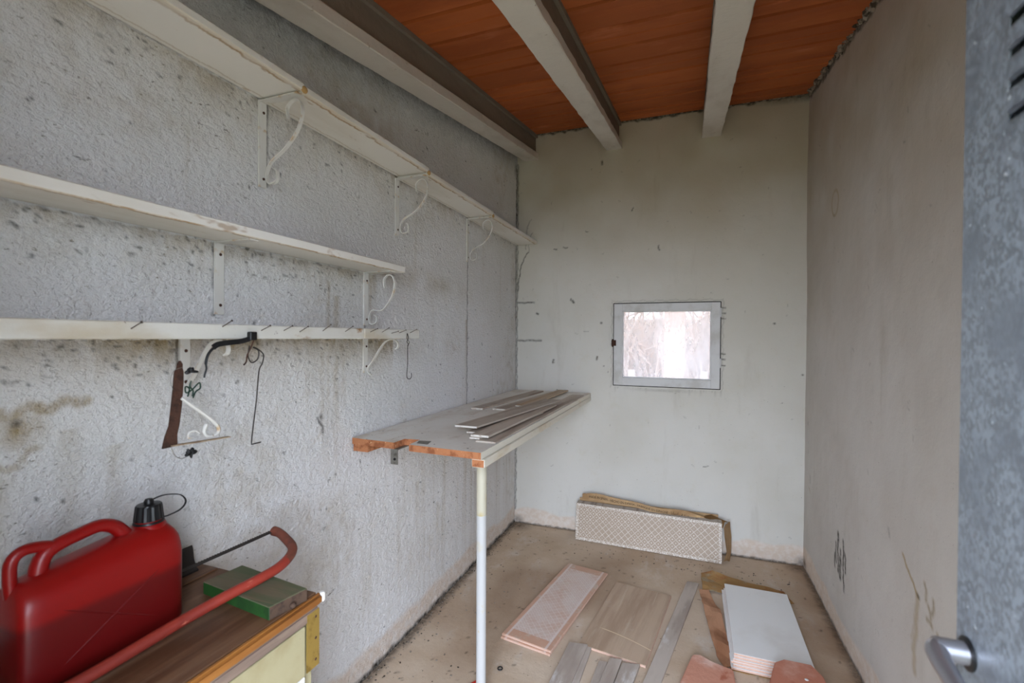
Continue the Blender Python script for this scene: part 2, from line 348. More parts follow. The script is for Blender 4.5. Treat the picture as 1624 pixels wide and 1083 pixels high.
def base(me):
    co = np.empty(len(me.vertices) * 3); me.vertices.foreach_get('co', co); co = co.reshape(-1, 3)
    lo, hi = co.min(0), co.max(0); return Vector(((lo[0] + hi[0]) / 2, (lo[1] + hi[1]) / 2, lo[2]))
def shade(me, ang):
    me.polygons.foreach_set('use_smooth', [True] * len(me.polygons))
    me.set_sharp_from_angle(angle=math.radians(ang))
def world(o):
    m = Matrix.Translation(o.location) @ o.rotation_euler.to_matrix().to_4x4()
    return (world(o.parent) @ m) if o.parent else m
def tag(o, label, cat, group=None, kind=None):
    o['label'] = label; o['category'] = cat
    if group: o['group'] = group
    if kind: o['kind'] = kind
    return o
def thing(name, label, cat, loc, rz=0, group=None):
    o = bpy.data.objects.new(name, None); COL.objects.link(o); o.location = loc; o.rotation_euler = (0, 0, rz); o.empty_display_size = .05
    return tag(o, label, cat, group)
def struct(name, bm, m, parent=None):
    o = part(name, bm, m, parent); 
    if parent is None: o['kind'] = 'structure'
    return o

# ---------------- walls with relief, stains and painted bounce ----------------
class Sheet:
    """a dense wall sheet in (a, z) with painted masks for dirt, tan stains with painted bounce and bare plaster"""
    def __init__(s, a, t, fz): s.a, s.t = a, t; s.A, T = np.meshgrid(a, t); s.Z = T * fz(s.A); s.d = {k: np.zeros_like(s.A) for k in ('dirt', 'tan', 'bare')}
    def seg(s, k, p, q, wd, st=1., wob=.004, soft=1.0):
        ax, az = p; bx, bz = q; L = math.hypot(bx - ax, bz - az) + 1e-9
        m = (s.A > min(ax, bx) - wd * 3 - .03) & (s.A < max(ax, bx) + wd * 3 + .03) & (s.Z > min(az, bz) - wd * 3 - .03) & (s.Z < max(az, bz) + wd * 3 + .03)
        A, Z = s.A[m], s.Z[m]; tt = np.clip(((A - ax) * (bx - ax) + (Z - az) * (bz - az)) / L ** 2, 0, 1)
        wv = wob * (np.sin(tt * L * 60 + ax * 9) + .6 * np.sin(tt * L * 147 + 2))
        dx, dz = (bx - ax) / L, (bz - az) / L
        dd = np.hypot(A - (ax + tt * (bx - ax)) + wv * dz, Z - (az + tt * (bz - az)) - wv * dx)
        s.d[k][m] = np.maximum(s.d[k][m], st * np.clip(1.5 - dd / wd, 0, 1) ** soft)
    def path(s, k, pts, wd, st=1., wob=.003):
        for p, q in zip(pts, pts[1:]): s.seg(k, p, q, wd, st, wob)
    def blob(s, k, c, ra, rz, st=1., pw=1.):
        d = np.sqrt(((s.A - c[0]) / ra) ** 2 + ((s.Z - c[1]) / rz) ** 2)
        s.d[k] = np.maximum(s.d[k], st * np.clip(1 - d, 0, 1) ** pw)
    def streak(s, k, a, z1, z0, wd, st):
        m = np.exp(-((s.A - a) / wd) ** 2) * np.clip((s.Z - z0) / (z1 - z0 + 1e-6), 0, 1) * (s.Z < z1); s.d[k] = np.maximum(s.d[k], st * m)
    def build(s, name, m, put, off, hole=None, extra=None, flip=False):
        ny, nx = s.A.shape; O = off(s.A, s.Z)
        V = put(s.A, O, s.Z).reshape(-1, 3)
        idx = np.arange(ny * nx).reshape(ny, nx); q = np.stack([idx[:-1, :-1], idx[:-1, 1:], idx[1:, 1:], idx[1:, :-1]], -1)
        if hole is not None:
            ca = (s.A[:-1, :-1] + s.A[1:, 1:]) / 2; cz = (s.Z[:-1, :-1] + s.Z[1:, 1:]) / 2
            keep = ~((ca > hole[0]) & (ca < hole[1]) & (cz > hole[2]) & (cz < hole[3])); q = q[keep]
        q = q.reshape(-1, 4)
        if flip: q = q[:, ::-1]
        F = q.tolist(); n0 = len(V); V = V.tolist()
        for (x0, x1, y0, y1, z0, z1) in (extra or []):
            n = len(V); V += [(x, y, z) for x in (x0, x1) for y in (y0, y1) for z in (z0, z1)]
            F += [[n + i for i in f] for f in ((0, 1, 3, 2), (4, 6, 7, 5), (0, 4, 5, 1), (2, 3, 7, 6), (0, 2, 6, 4), (1, 5, 7, 3))]
        me = bpy.data.meshes.new(name); me.from_pydata(V, [], F); me.update()
        for k, d in s.d.items():
            at = me.attributes.new(k, 'FLOAT', 'POINT'); v = np.zeros(len(V), dtype=np.float32); v[:n0] = np.clip(d, 0, 1).ravel(); at.data.foreach_set('value', v)
        o = newobj(name, me, m); o['kind'] = 'structure'; return o
def vnoise(A, Z, f, seed):
    """smooth value noise with numpy"""
    rs = np.random.RandomState(seed); G = rs.rand(256, 256); x = A * f + 50; y = Z * f + 50
    xi, yi = np.floor(x).astype(int), np.floor(y).astype(int); u_, v_ = x - xi, y - yi; u_ = u_ * u_ * (3 - 2 * u_); v_ = v_ * v_ * (3 - 2 * v_)
    g = lambda i, j: G[i % 256, j % 256]
    return (g(xi, yi) * (1 - u_) + g(xi + 1, yi) * u_) * (1 - v_) + (g(xi, yi + 1) * (1 - u_) + g(xi + 1, yi + 1) * u_) * v_

# left wall (roughcast)
a = np.linspace(0, DY + .01, 560); t = np.linspace(0, 1, 490)
sh = Sheet(a, t, lambda A: ctop(A) + .02)
N1, N2 = vnoise(sh.A, sh.Z, 9, 1), vnoise(sh.A, sh.Z, 30, 2)
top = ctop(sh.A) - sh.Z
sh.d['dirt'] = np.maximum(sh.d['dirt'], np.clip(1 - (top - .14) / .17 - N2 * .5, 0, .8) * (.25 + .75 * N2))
sh.d['bare'] = np.clip((.11 + .05 * N1 - sh.Z) / .03, 0, 1) * .8
sh.d['dirt'] = np.maximum(sh.d['dirt'], np.clip((.02 + .02 * N2 - sh.Z) / .02, 0, 1))
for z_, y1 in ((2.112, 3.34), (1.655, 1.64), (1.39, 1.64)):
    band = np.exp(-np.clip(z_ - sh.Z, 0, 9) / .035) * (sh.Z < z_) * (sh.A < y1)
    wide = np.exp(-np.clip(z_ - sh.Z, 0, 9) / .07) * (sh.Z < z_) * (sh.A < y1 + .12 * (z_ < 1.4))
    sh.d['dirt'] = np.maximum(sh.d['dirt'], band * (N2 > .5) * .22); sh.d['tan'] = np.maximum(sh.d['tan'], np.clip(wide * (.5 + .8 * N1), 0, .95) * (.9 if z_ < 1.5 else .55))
    for k in range(110):
        y_ = .35 + (y1 - .35) * rng.rand(); zz = z_ - .10 * rng.rand() ** 1.7; sh.seg('dirt', (y_, zz), (y_ + .006 * rng.randn(), zz + .003 * rng.randn()), .0016 + .002 * rng.rand(), .75)
for y_, z0, z1 in ((1.092, 1.86, 2.118), (1.79, 1.853, 2.10), (2.50, .98, 2.09), (.922, 1.455, 1.65), (1.566, 1.434, 1.646), (.822, 1.26, 1.385), (3.325, 1.5, 2.08)):
    sh.seg('dirt', (y_, z0), (y_, z1), .0042, .9, .0012)
sh.seg('dirt', (3.333, 2.12), (3.333, 2.66), .011, 1, .003); sh.seg('dirt', (3.335, .1), (3.335, 2.1), .005, .7, .002); sh.blob('dirt', (3.32, 2.66), .06, .09, .8)
sh.path('tan', [(.40, 1.24), (.49, 1.244), (.55, 1.25), (.63, 1.255)], .012, .7, .006); sh.blob('tan', (.52, 1.21), .06, .05, .9); sh.path('tan', [(.4, 1.14), (.5, 1.14), (.55, 1.17)], .008, .6, .006); sh.blob('dirt', (.515, 1.225), .012, .012, 1)
for y_, z1, z0, wd, st in ((1.36, 1.6, .75, .012, .5), (1.40, 1.55, .78, .018, .6), (1.44, 1.39, 1.1, .02, .55), (1.33, 1.39, .9, .015, .5), (.60, 1.2, .8, .02, .35), (.68, 1.15, .85, .02, .3), (.49, 1.13, .8, .02, .3),
                           (.62, 1.40, 1.33, .03, .5), (.86, 1.40, 1.31, .05, .5), (1.60, 1.64, 1.44, .012, .8), (1.62, 1.65, 1.5, .02, .6), (2.49, 1.5, 1.0, .012, .5), (1.85, 1.02, .4, .02, .25),
                           (1.2, 1.39, 1.2, .05, .35), (.75, 1.6, 1.45, .03, .3), (1.53, 1.39, 1.3, .03, .6), (1.66, 1.39, 1.3, .03, .6)):
    sh.streak('tan', y_, z1, z0, wd, st)
for k in range(46):
    y_ = 1.9 + 1.4 * rng.rand(); sh.streak('tan', y_, .35 + .6 * rng.rand(), -.2, .006 + .012 * rng.rand(), .08 + .28 * rng.rand())
sh.d['tan'] = np.maximum(sh.d['tan'], np.exp(-((sh.Z - (1.68 - .02 * (sh.A - 1.7))) / .05) ** 2) * np.clip((sh.A - 1.62) / .1, 0, 1) * np.clip((2.6 - sh.A) / .6, 0, 1) * N1 * .8)
sh.d['tan'] = np.maximum(sh.d['tan'], np.clip((vnoise(sh.A, sh.Z, 3, 9) - .62) * 1.6, 0, .3) * N2)
for k in range(320):
    y_, z_ = .5 + 2.8 * rng.rand(), .1 + 2.4 * rng.rand(); s_ = .0014 + .0026 * rng.rand() ** 2
    sh.seg('dirt', (y_, z_), (y_ + rng.randn() * .006, z_ + rng.randn() * .005), s_, .8)
sh.blob('dirt', (1.325, 1.11), .012, .018, .9); sh.seg('dirt', (1.31, 1.11), (1.335, 1.055), .005, .8)
N3, N4 = vnoise(sh.A, sh.Z, 70, 3), vnoise(sh.A, sh.Z, 28, 4)
ROUGH = (N3 * .55 + N4 * .45)
sh.build('wall_left', M_left, lambda A, O, Z: np.stack([np.full_like(A, LX) - .004 + O, A, Z], -1), lambda A, Z: ROUGH * .0045 - .001,
         extra=[(LX - .2, LX - .02, y_, y_ + .25, -.1, ctop(y_) + .04) for y_ in np.arange(-.15, 3.5, .25)], flip=True)

# back wall (smooth), with the window opening
WX0, WX1, WZ0, WZ1 = -.494, .196, 1.068, 1.642
a = np.unique(np.round(np.concatenate([np.linspace(LX - .012, RX + .012, 340), [WX0, WX1]]), 5)); zt = ctop(DY) + .02
t = np.unique(np.round(np.concatenate([np.linspace(0, 1, 480), [WZ0 / zt, WZ1 / zt]]), 6))
sh = Sheet(a, t, lambda A: np.full_like(A, zt))
N1, N2 = vnoise(sh.A, sh.Z, 8, 11), vnoise(sh.A, sh.Z, 35, 12)
sh.d['bare'] = np.clip((.085 + .05 * N1 - sh.Z) / .02, 0, 1) * .75
sh.d['dirt'] = np.maximum(np.clip((.008 + .012 * N2 - sh.Z) / .008, 0, 1) * .8, np.clip((sh.Z - (2.875 + .02 * N2)) / .012, 0, 1) * .9)
sh.blob('dirt', (.66, 2.9), .35, .05, .9); sh.blob('dirt', (.67, .02), .05, .05, .8); sh.blob('dirt', (-1.2, .02), .06, .05, .8)
sh.d['tan'] = np.clip((sh.Z - 1.65) / 1.1, 0, 1) * .34 * (.6 + .6 * N1)  # tan deepens upwards: ceiling bounce painted in along with yellow staining
sh.blob('tan', (.12, 2.35), .45, .55, .34); sh.blob('tan', (.5, 2.5), .4, .5, .22); sh.blob('tan', (-.5, 2.35), .3, .4, .2)  # soft yellow patches, part stain, part painted ceiling bounce
for y in (-1.2,): pass
sh.seg('dirt', (-1.215, 1.661), (-1.08, 1.659), .006, .75, .002); sh.seg('dirt', (-1.215, 1.376), (-1.025, 1.377), .007, .7, .002)
sh.path('dirt', [(-1.11, 2.28), (-1.14, 2.22), (-1.145, 2.13), (-1.15, 2.06)], .0035, .5); sh.path('dirt', [(-1.13, 2.04), (-1.18, 1.96), (-1.2, 1.86), (-1.21, 1.75)], .0045, .8)
sh.seg('dirt', (-1.216, .1), (-1.216, 2.7), .005, .7, .002); sh.path('dirt', [(-1.10, 2.18), (-1.13, 2.1), (-1.12, 2.05)], .003, .5)
for x_, z_, s_, dx, dz in ((-.195, 2.03, .005, .004, -.03), (-.927, 1.235, .007, 0, -.02), (-.612, 1.265, .006, 0, -.02), (-.583, 1.50, .007, .004, 0), (-1.06, 1.576, .007, .01, 0), (-.789, 1.667, .008, .01, -.012), (-.80, 1.68, .005, .0, -.01),
                           (-.59, 2.645, .007, .006, -.02), (-.66, 2.60, .003, 0, 0), (.50, 1.5, .005, .006, 0), (-.86, 2.06, .004, .03, -.01), (-.93, 2.05, .004, .02, 0), (-.53, 1.16, .004, 0, 0), (-.56, 1.2, .004, 0, 0), (-.9, 1.02, .003, .015, -.01),
                           (.46, 2.35, .003, 0, 0), (.66, 1.18, .006, 0, 0), (.3, 2.5, .003, 0, 0), (-.37, 2.3, .004, 0, -.02), (-.7, 2.16, .003, .02, -.006), (.55, 1.0, .003, 0, 0), (-.25, .82, .003, 0, 0), (.1, .55, .003, .03, .01)):
    sh.seg('dirt', (x_, z_), (x_ + dx, z_ + dz), s_, .85)
for k in range(60):
    x_, z_ = LX + 1.85 * rng.rand(), .1 + 2.6 * rng.rand(); sh.seg('dirt', (x_, z_), (x_ + rng.randn() * .012, z_ + rng.randn() * .008), .0025, .35)
for z_ in (1.60, 1.565, 1.53, 1.30, 1.265, 1.225): sh.seg('dirt', (.20, z_), (.222, z_), .0045, .8, .001)
for x_ in np.linspace(-.48, .2, 40): sh.streak('dirt', x_, 1.06, 1.06 - .05 * rng.rand(), .006, .45 * rng.rand())
sh.blob('dirt', (-.15, 1.045), .3, .015, .3)
for (p, q) in (((WX0 - .012, WZ0 - .012), (WX0 - .012, WZ1 + .012)), ((WX1 + .012, WZ0 - .012), (WX1 + .012, WZ1 + .012)), ((WX0 - .012, WZ1 + .014), (WX1 + .012, WZ1 + .014))): sh.seg('dirt', p, q, .003, .25)
HB = [(LX - .2, WX0 - .0, DY + .02, DY + .22, -.1, 3.0), (WX1, RX + .2, DY + .02, DY + .22, -.1, 3.0), (WX0, WX1, DY + .02, DY + .22, -.1, WZ0), (WX0, WX1, DY + .02, DY + .22, WZ1, 3.0)]
sh.build('wall_back', M_back, lambda A, O, Z: np.stack([A, DY - O, Z], -1), lambda A, Z: (vnoise(A, Z, 4, 21) - .5) * .006 + (vnoise(A, Z, 22, 22) - .5) * .0012, hole=(WX0, WX1, WZ0, WZ1), extra=HB, flip=False)

# right wall
a = np.linspace(0, DY + .01, 420); t = np.linspace(0, 1, 380)
sh = Sheet(a, t, lambda A: ctop(A) + .02)
N1, N2 = vnoise(sh.A, sh.Z, 7, 31), vnoise(sh.A, sh.Z, 32, 32)
sh.d['bare'] = np.clip((.095 + .05 * N1 - sh.Z) / .02, 0, 1) * .75
top = ctop(sh.A) - sh.Z
sh.d['dirt'] = np.maximum(np.clip((.01 + .015 * N2 - sh.Z) / .01, 0, 1) * .8, np.clip(1 - (top - .01 - .025 * N2) / .015, 0, 1) * .8)
sh.blob('dirt', (3.3, .03), .06, .05, .8)
sh.d['tan'] = np.clip((sh.Z - 1.3) / 1.2, 0, 1) * .26 * (.5 + N1)  # tan towards the top: ceiling bounce painted in with soft brown stains
th = np.linspace(0, 2 * math.pi, 22); sh.path('tan', [(2.76 + .058 * math.cos(x), 2.08 + .062 * math.sin(x)) for x in th], .010, .55, .001); sh.blob('dirt', (2.775, 2.02), .01, .008, .5)
sh.path('tan', [(2.33, 2.22), (2.29, 2.27), (2.27, 2.3)], .02, .3)
for p, q, wd in (((2.64, .475), (2.63, .45), .008), ((2.56, .47), (2.555, .44), .006), ((2.67, .42), (2.66, .33), .004), ((2.64, .44), (2.625, .3), .006), ((2.60, .37), (2.595, .29), .011), ((2.55, .43), (2.555, .30), .006), ((2.53, .42), (2.52, .34), .004), ((2.60, .41), (2.60, .395), .007),
                 ((2.55, .29), (2.54, .25), .006), ((2.685, .36), (2.68, .30), .004)):
    sh.seg('dirt', p, q, max(wd * 1.5, .0075), 1, .003)
sh.seg('tan', (1.93, .683), (1.80, .60), .006, .7, .002); sh.seg('dirt', (1.81, .607), (1.80, .60), .007, .6)
sh.path('tan', [(1.81, .60), (1.815, .50), (1.83, .42), (1.82, .36)], .014, .42, .003); sh.path('tan', [(1.80, .6), (1.85, .45)], .006, .3)
for p, q in (((1.76, .665), (1.75, .62)), ((1.73, .61), (1.72, .58)), ((1.70, .64), (1.71, .6)), ((1.67, .56), (1.65, .5)), ((1.74, .57), (1.71, .56))): sh.seg('tan', p, q, .009, .4, .004); sh.seg('dirt', p, q, .005, .35, .004)
sh.seg('dirt', (2.05, .72), (2.04, .70), .007, .4); sh.seg('dirt', (3.2, .6), (3.19, .56), .005, .5); sh.seg('dirt', (3.26, .9), (3.26, .89), .006, .5); sh.seg('tan', (3.22, .52), (3.2, .5), .006, .4)
for k in range(70):
    y_, z_ = .9 + 2.4 * rng.rand(), .15 + 2.4 * rng.rand(); sh.seg('dirt', (y_, z_), (y_ + rng.randn() * .008, z_ + rng.randn() * .01), .003, .3)
sh.build('wall_right', M_right, lambda A, O, Z: np.stack([RX - O, A, Z], -1), lambda A, Z: (vnoise(A, Z, 3, 41) - .5) * .008 + (vnoise(A, Z, 20, 42) - .5) * .0012,
         extra=[(RX + .02, RX + .2, y_, y_ + .25, -.1, ctop(y_) + .04) for y_ in np.arange(-.15, 3.5, .25)], flip=False)

# floor
a = np.linspace(LX - .02, RX + .02, 230); t = np.linspace(-.15, DY + .02, 420)
sh = Sheet(a, t, lambda A: np.ones_like(A)); N1, N2 = vnoise(sh.A, sh.Z, 8, 51), vnoise(sh.A, sh.Z, 30, 52)
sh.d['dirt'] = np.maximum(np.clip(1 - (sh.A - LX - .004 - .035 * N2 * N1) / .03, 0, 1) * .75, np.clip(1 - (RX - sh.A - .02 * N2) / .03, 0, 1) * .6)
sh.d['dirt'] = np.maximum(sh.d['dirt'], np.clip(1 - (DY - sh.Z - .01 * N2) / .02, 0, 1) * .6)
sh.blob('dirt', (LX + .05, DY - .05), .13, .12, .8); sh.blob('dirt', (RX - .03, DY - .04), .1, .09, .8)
sh.d['tan'] = np.maximum(np.clip(1 - (RX - sh.A) / .22, 0, 1) * .7 * (.5 + N1), np.clip((vnoise(sh.A, sh.Z, 2.4, 55) - .5) * 2, 0, .6))
sh.blob('tan', (-.78, 2.35), .14, .35, .7); sh.blob('tan', (-.9, 1.9), .2, .3, .6)
for k in range(200):
    x_, y_ = LX + .05 + 1.8 * rng.rand(), 1.5 + 1.8 * rng.rand(); sh.seg('dirt', (x_, y_), (x_ + rng.randn() * .006, y_ + rng.randn() * .006), .002 + .004 * rng.rand() ** 2, .7)
sh.seg('dirt', (.30, 2.99), (.34, 2.965), .012, .5); sh.seg('dirt', (.16, 3.0), (.2, 2.98), .01, .4)
sh.build('floor', M_floor, lambda A, O, Z: np.stack([A, Z, O], -1), lambda A, Z: (vnoise(A, Z, 6, 61) - .5) * .003 - .0015, extra=[(LX - .2, RX + .2, -.15, DY + .2, -.12, -.01)])

# front wall around the doorway, lintel, roof slab
DX0, DX1, DZ = -.42, .345, 2.02
bm = BM(); box(bm, LX - .2, DX0, -.30, 0, -.1, 2.36); box(bm, DX1, RX + .2, -.30, 0, -.1, 2.36); box(bm, DX0, DX1, -.30, 0, DZ, 2.36)
struct('wall_front', bm, M_back)
# the ceiling: mortar slab above hollow clay bricks laid on the beams
bm = BM()
mx = Matrix(((1, 0, 0, 0), (0, 1, 0, 0), (0, SL, 1, 2.9 - SL * DY), (0, 0, 0, 1)))
box(bm, LX - .2, RX + .2, -.15, DY + .2, .045, .13, mx=mx)
ceil = struct('ceiling', bm, M_mortar)
beams_x = [(-1.163, -1.053), (-.555, -.443), (.068, .186)]
gaps = [(LX, -1.12), (-1.09, -.52), (-.485, .10), (.155, RX)]
for gi, (g0, g1) in enumerate(gaps):
    y = DY - .005; k = 0
    me0 = None
    while y > 0:
        wd = .19 if (k + gi) % 3 else .205
        wd = min(wd, y + .0)
        bm = BM(); wv = random.uniform(-.004, .004); lx = (g1 - g0) - .004 - (random.uniform(0, .012) if g1 == RX else 0)
        # a hollow clay brick: shallow ribs run along its underside
        prof = [(.004, .022), (.010, 0), (wd * .46, .0), (wd * .485, .007), (wd * .515, .007), (wd * .54, 0), (wd - .015, 0), (wd - .009, .022), (wd - .009, .04), (.004, .04)]
        if k % 2: prof = [(.004, .022), (.010, 0), (wd * .3, .002), (wd * .6, 0), (wd - .015, 0), (wd - .009, .022), (wd - .009, .04), (.004, .04)]
        A_ = [bm.verts.new((-lx / 2, p[0], p[1])) for p in prof]; B_ = [bm.verts.new((lx / 2, p[0], p[1])) for p in prof]; n = len(prof)
        bm.faces.new(A_); bm.faces.new(B_[::-1])
        for i in range(n): bm.faces.new((A_[i], A_[(i + 1) % n], B_[(i + 1) % n], B_[i]))
        bmesh.ops.recalc_face_normals(bm, faces=bm.faces[:])
        me = bpy.data.meshes.new('brick'); bm.to_mesh(me); bm.free()
        o = newobj('brick', me, M_clay); o.parent = ceil
        y -= wd
        if y < -.02: break
        zc = ctop(y) + wv * .6
        o.location = Vector(((g0 + g1) / 2 - (random.uniform(0, .006) if g1 == RX else 0), y, zc)) - ceil.location
        o.rotation_euler = (math.atan(SL), 0, random.uniform(-.006, .006)); k += 1
# crumbling mortar along the right-hand and back edges of the ceiling
bm = BM()
for k in range(150):
    y = 1.2 + 2.1 * random.random(); s_ = random.uniform(.006, .022); c = Vector((RX - random.uniform(0, .02), y, ctop(y) - random.uniform(-.012, .006)))
    bmesh.ops.create_icosphere(bm, subdivisions=1, radius=1, matrix=Matrix.Translation(c) @ Matrix.Rotation(random.random() * 3, 4, 'X') @ Matrix.Diagonal((s_ * .8, s_ * 1.8, s_ * .6, 1)))
for k in range(90):
    x = random.choice([random.uniform(.2, RX), random.uniform(LX, RX)]); s_ = random.uniform(.004, .013); c = Vector((x, DY - random.uniform(0, .012), 2.9 - random.uniform(-.008, .004)))
    bmesh.ops.create_icosphere(bm, subdivisions=1, radius=1, matrix=Matrix.Translation(c) @ Matrix.Diagonal((s_ * 2, s_ * .8, s_ * .5, 1)))
part('mortar_crumbs', bm, M_mortar, ceil, kind='stuff')

# ---------------- concrete beams ----------------
BL = ['white concrete ceiling beam close along the left wall above the shelves', 'white concrete ceiling beam in the middle, left of the window', 'white concrete ceiling beam on the right, above the window']
for (x0, x1), lb in zip(beams_x, BL):
    t_ = thing('ceiling_beam', lb, 'beam', ((x0 + x1) / 2, 1.6, ctop(1.6) - .19), 0, 'concrete beams under the clay ceiling')
    # flange below, narrower web above
    bm = BM(); N = 60; rows = []
    for i in range(N + 1):
        y = .0 + (DY + .01) * i / N; jl, jr = random.uniform(-.0022, .0022), random.uniform(-.0022, .0022); zb = ctop(y) - .183
        rows.append([bm.verts.new(v) for v in ((x0 + jl, y, zb + .003), (x0 + jl + .003, y, zb), (x1 + jr - .003, y, zb), (x1 + jr, y, zb + .003), (x1 + jr - .002, y, zb + .045), (x1 - .012, y, zb + .055), (x0 + .012, y, zb + .055), (x0 + jl + .002, y, zb + .045))])
    for A_, B_ in zip(rows, rows[1:]):
        for k in range(8): bm.faces.new((A_[k], A_[(k + 1) % 8], B_[(k + 1) % 8], B_[k]))
    bm.faces.new(rows[0]); bm.faces.new(rows[-1][::-1]); part('flange', bm, M_conc, t_)
    bm = BM(); box(bm, x0 + .024, x1 - .024, 0, DY + .01, -.13, -.03 + .045, mx=mx); part('web', bm, M_beamside, t_)
    bm = BM()
    for xa, xb in ((x0 + .008, x0 + .026), (x1 - .026, x1 - .008)): box(bm, xa, xb, 0, DY + .01, -.022, -.001, mx=mx)
    part('mortar_fillet', bm, M_beamside, t_, kind='stuff')

# ---------------- shelves on the left wall ----------------
def scroll_pts(y, zt, dep, h):
    """an S scroll in the x-z plane between the wall arm and the shelf"""
    P = [(dep * .62, -.062), (dep * .60, -.030), (dep * .74, -.012), (dep * .90, -.020), (dep * .96, -.055), (dep * .84, -.105), (dep * .55, -.15), (dep * .22, -h * .70), (dep * .10, -h * .83), (dep * .16, -h * .95), (dep * .34, -h * .93), (dep * .36, -h * .82), (dep * .28, -h * .79)]
    return [(LX + .004 + p[0], y, zt + p[1]) for p in P]
def hook_pts(y, zt, dep):
    P = [(.028, -.150), (.012, -.140), (.010, -.122), (.030, -.098), (.060, -.055), (.085, -.022), (.110, -.008), (.138, -.008), (.152, -.022), (.150, -.038), (.140, -.044)]
    return [(LX + .004 + p[0], y, zt + p[1]) for p in P]
def bracket(parent, y, zt, dep, h, lab=None, curl=True):
    bm = BM(); box(bm, LX - .002, LX + .004, y, y + .026, zt - h, zt); br = part('bracket', bm, M_bracket, parent, label=lab)
    bm = BM(); box(bm, LX + .006, LX + dep - .01, y, y + .028, zt - .004, zt - .0005); part('top_arm', bm, M_bracket, br)
    if curl: bm = BM(); sweep(bm, spline(hook_pts(y + .014, zt, dep) if curl == 'hook' else scroll_pts(y + .014, zt - .004, dep, h), 6), 0, flat=(.011, .0035), up=(0, 1, 0)); part('scroll', bm, M_bracket, br)
    for zz in (zt - .035, zt - h + .025):
        bm = BM(); lathe(bm, [(.0045, 0), (.0035, .002)], (0, 0, 0), 8); bm.transform(Matrix.Translation((LX + .006, y + .014, zz)) @ Matrix.Rotation(math.pi / 2, 4, 'Y')); part('screw_head', bm, M_rust, br)
    return br
def shelf_mat():
    b = NB('water_stained_white_board'); x = b.n('ShaderNodeSeparateXYZ'); b.l(b.co, x.inputs[0]); X = x.outputs[0]
    c = b.mix(b.ramp(b.noise(4, 5, .6, (1, .3, 1)), .45, .7), lin((228, 224, 216)), lin((212, 206, 194)))
    wv = b.noise(7, 5, .7, (.01, 1, .01)); wv2 = b.noise(11, 5, .7, (.01, 1, .01), (5, 5, 5)); gate = b.ramp(b.noise(3, 3, .6, (.01, 1, .01), (9, 2, 1)), .40, .55)
    a = b.math('ABSOLUTE', b.math('SUBTRACT', X, b.math('ADD', .036, b.math('MULTIPLY', wv, .06))))
    c = b.mix(b.math('MULTIPLY', b.math('MULTIPLY', b.ramp(a, .0015, .007, 1, 0), gate), .85), c, lin((160, 128, 84)))
    a2 = b.math('ABSOLUTE', b.math('ADD', X, b.math('ADD', .045, b.math('MULTIPLY', wv2, .04))))
    c = b.mix(b.math('MULTIPLY', b.ramp(a2, .001, .005, 1, 0), .4), c, lin((158, 134, 96)))
    gn = b.n('ShaderNodeNewGeometry'); gz = b.n('ShaderNodeSeparateXYZ'); b.l(gn.outputs['Normal'], gz.inputs[0]); under = b.ramp(gz.outputs[2], -.5, -.6, 0, 1)
    c0 = b.mix(b.ramp(b.noise(4, 5, .6, (1, .3, 1)), .45, .7), lin((228, 224, 216)), lin((212, 206, 194)))
    out = b.ramp(b.math('SUBTRACT', X, b.math('ADD', .036, b.math('MULTIPLY', wv, .06))), 0, .004)
    c = b.mix(b.math('MULTIPLY', out, .35), c, lin((196, 172, 132)))
    c = b.mix(under, c0, c)
    c = b.mix(b.ramp(b.noise(22, 3, .6, (1, .4, 1)), .62, .72, 0, .6), c, lin((150, 116, 72)))
    return b.done(c, .6, 0, b.bump(b.noise(30, 4, .6), .15, .004), .4)
M_shelf = shelf_mat()
def board(parent, y0, y1, dep, z0, th, m=M_shelf):
    bm = BM(); box(bm, LX + .001, LX + dep, y0, y1, z0, z0 + th); bevel(bm, .0025, 1)
    return part('board', bm, m, parent)
sh1 = thing('upper_shelf', 'long white plank shelf high on the left wall, reaching the back wall', 'shelf', (LX + .08, 1.75, 2.1))
for y0, y1, zz in ((.12, 1.072, 2.114), (1.076, 1.775, 2.109), (1.779, 2.49, 2.098), (2.494, 3.322, 2.090)): board(sh1, y0, y1, .165, zz, .021)
bracket(sh1, 1.06, 2.110, .16, .26); bracket(sh1, 1.765, 2.099, .16, .25); bracket(sh1, 2.478, 2.09, .16, .25); bracket(sh1, .33, 2.11, .16, .26)
# yellow stains that water left along the front of the upper planks
bm = BM()
for k in range(3):
    bmesh.ops.create_icosphere(bm, subdivisions=2, radius=1, matrix=Matrix.Translation((LX + .163, (1.075, 1.778, 2.492)[k], (2.118, 2.108, 2.096)[k])) @ Matrix.Diagonal((.006, .012, .011, 1)))
part('rust_lump', bm, M_stain, sh1, kind='stuff')
sh2 = thing('middle_shelf', 'white plank shelf half way up the left wall, ending above the wire hooks', 'shelf', (LX + .07, .9, 1.658))
board(sh2, .1, 1.634, .142, 1.658, .026)
bracket(sh2, .920, 1.658, .14, .2, curl=False); bracket(sh2, 1.552, 1.658, .14, .215)
sh3 = thing('lower_shelf', 'white chipped shelf at eye level with a row of nails in its front edge', 'shelf', (LX + .1, .9, 1.392))
board(sh3, .1, 1.638, .19, 1.394, .014, M_whitep)
bm = BM(); box(bm, LX + .19, LX + .202, .1, 1.30, 1.391, 1.426); bevel(bm, .002, 1); part('front_lath', bm, M_whitep, sh3)
bm = BM(); box(bm, LX + .19, LX + .202, 1.303, 1.645, 1.3915, 1.4265); bevel(bm, .002, 1); part('front_lath', bm, M_whitep, sh3)
bracket(sh3, .825, 1.394, .18, .14, curl='hook'); bracket(sh3, 1.55, 1.394, .18, .14, curl='hook')
FX = LX + .200
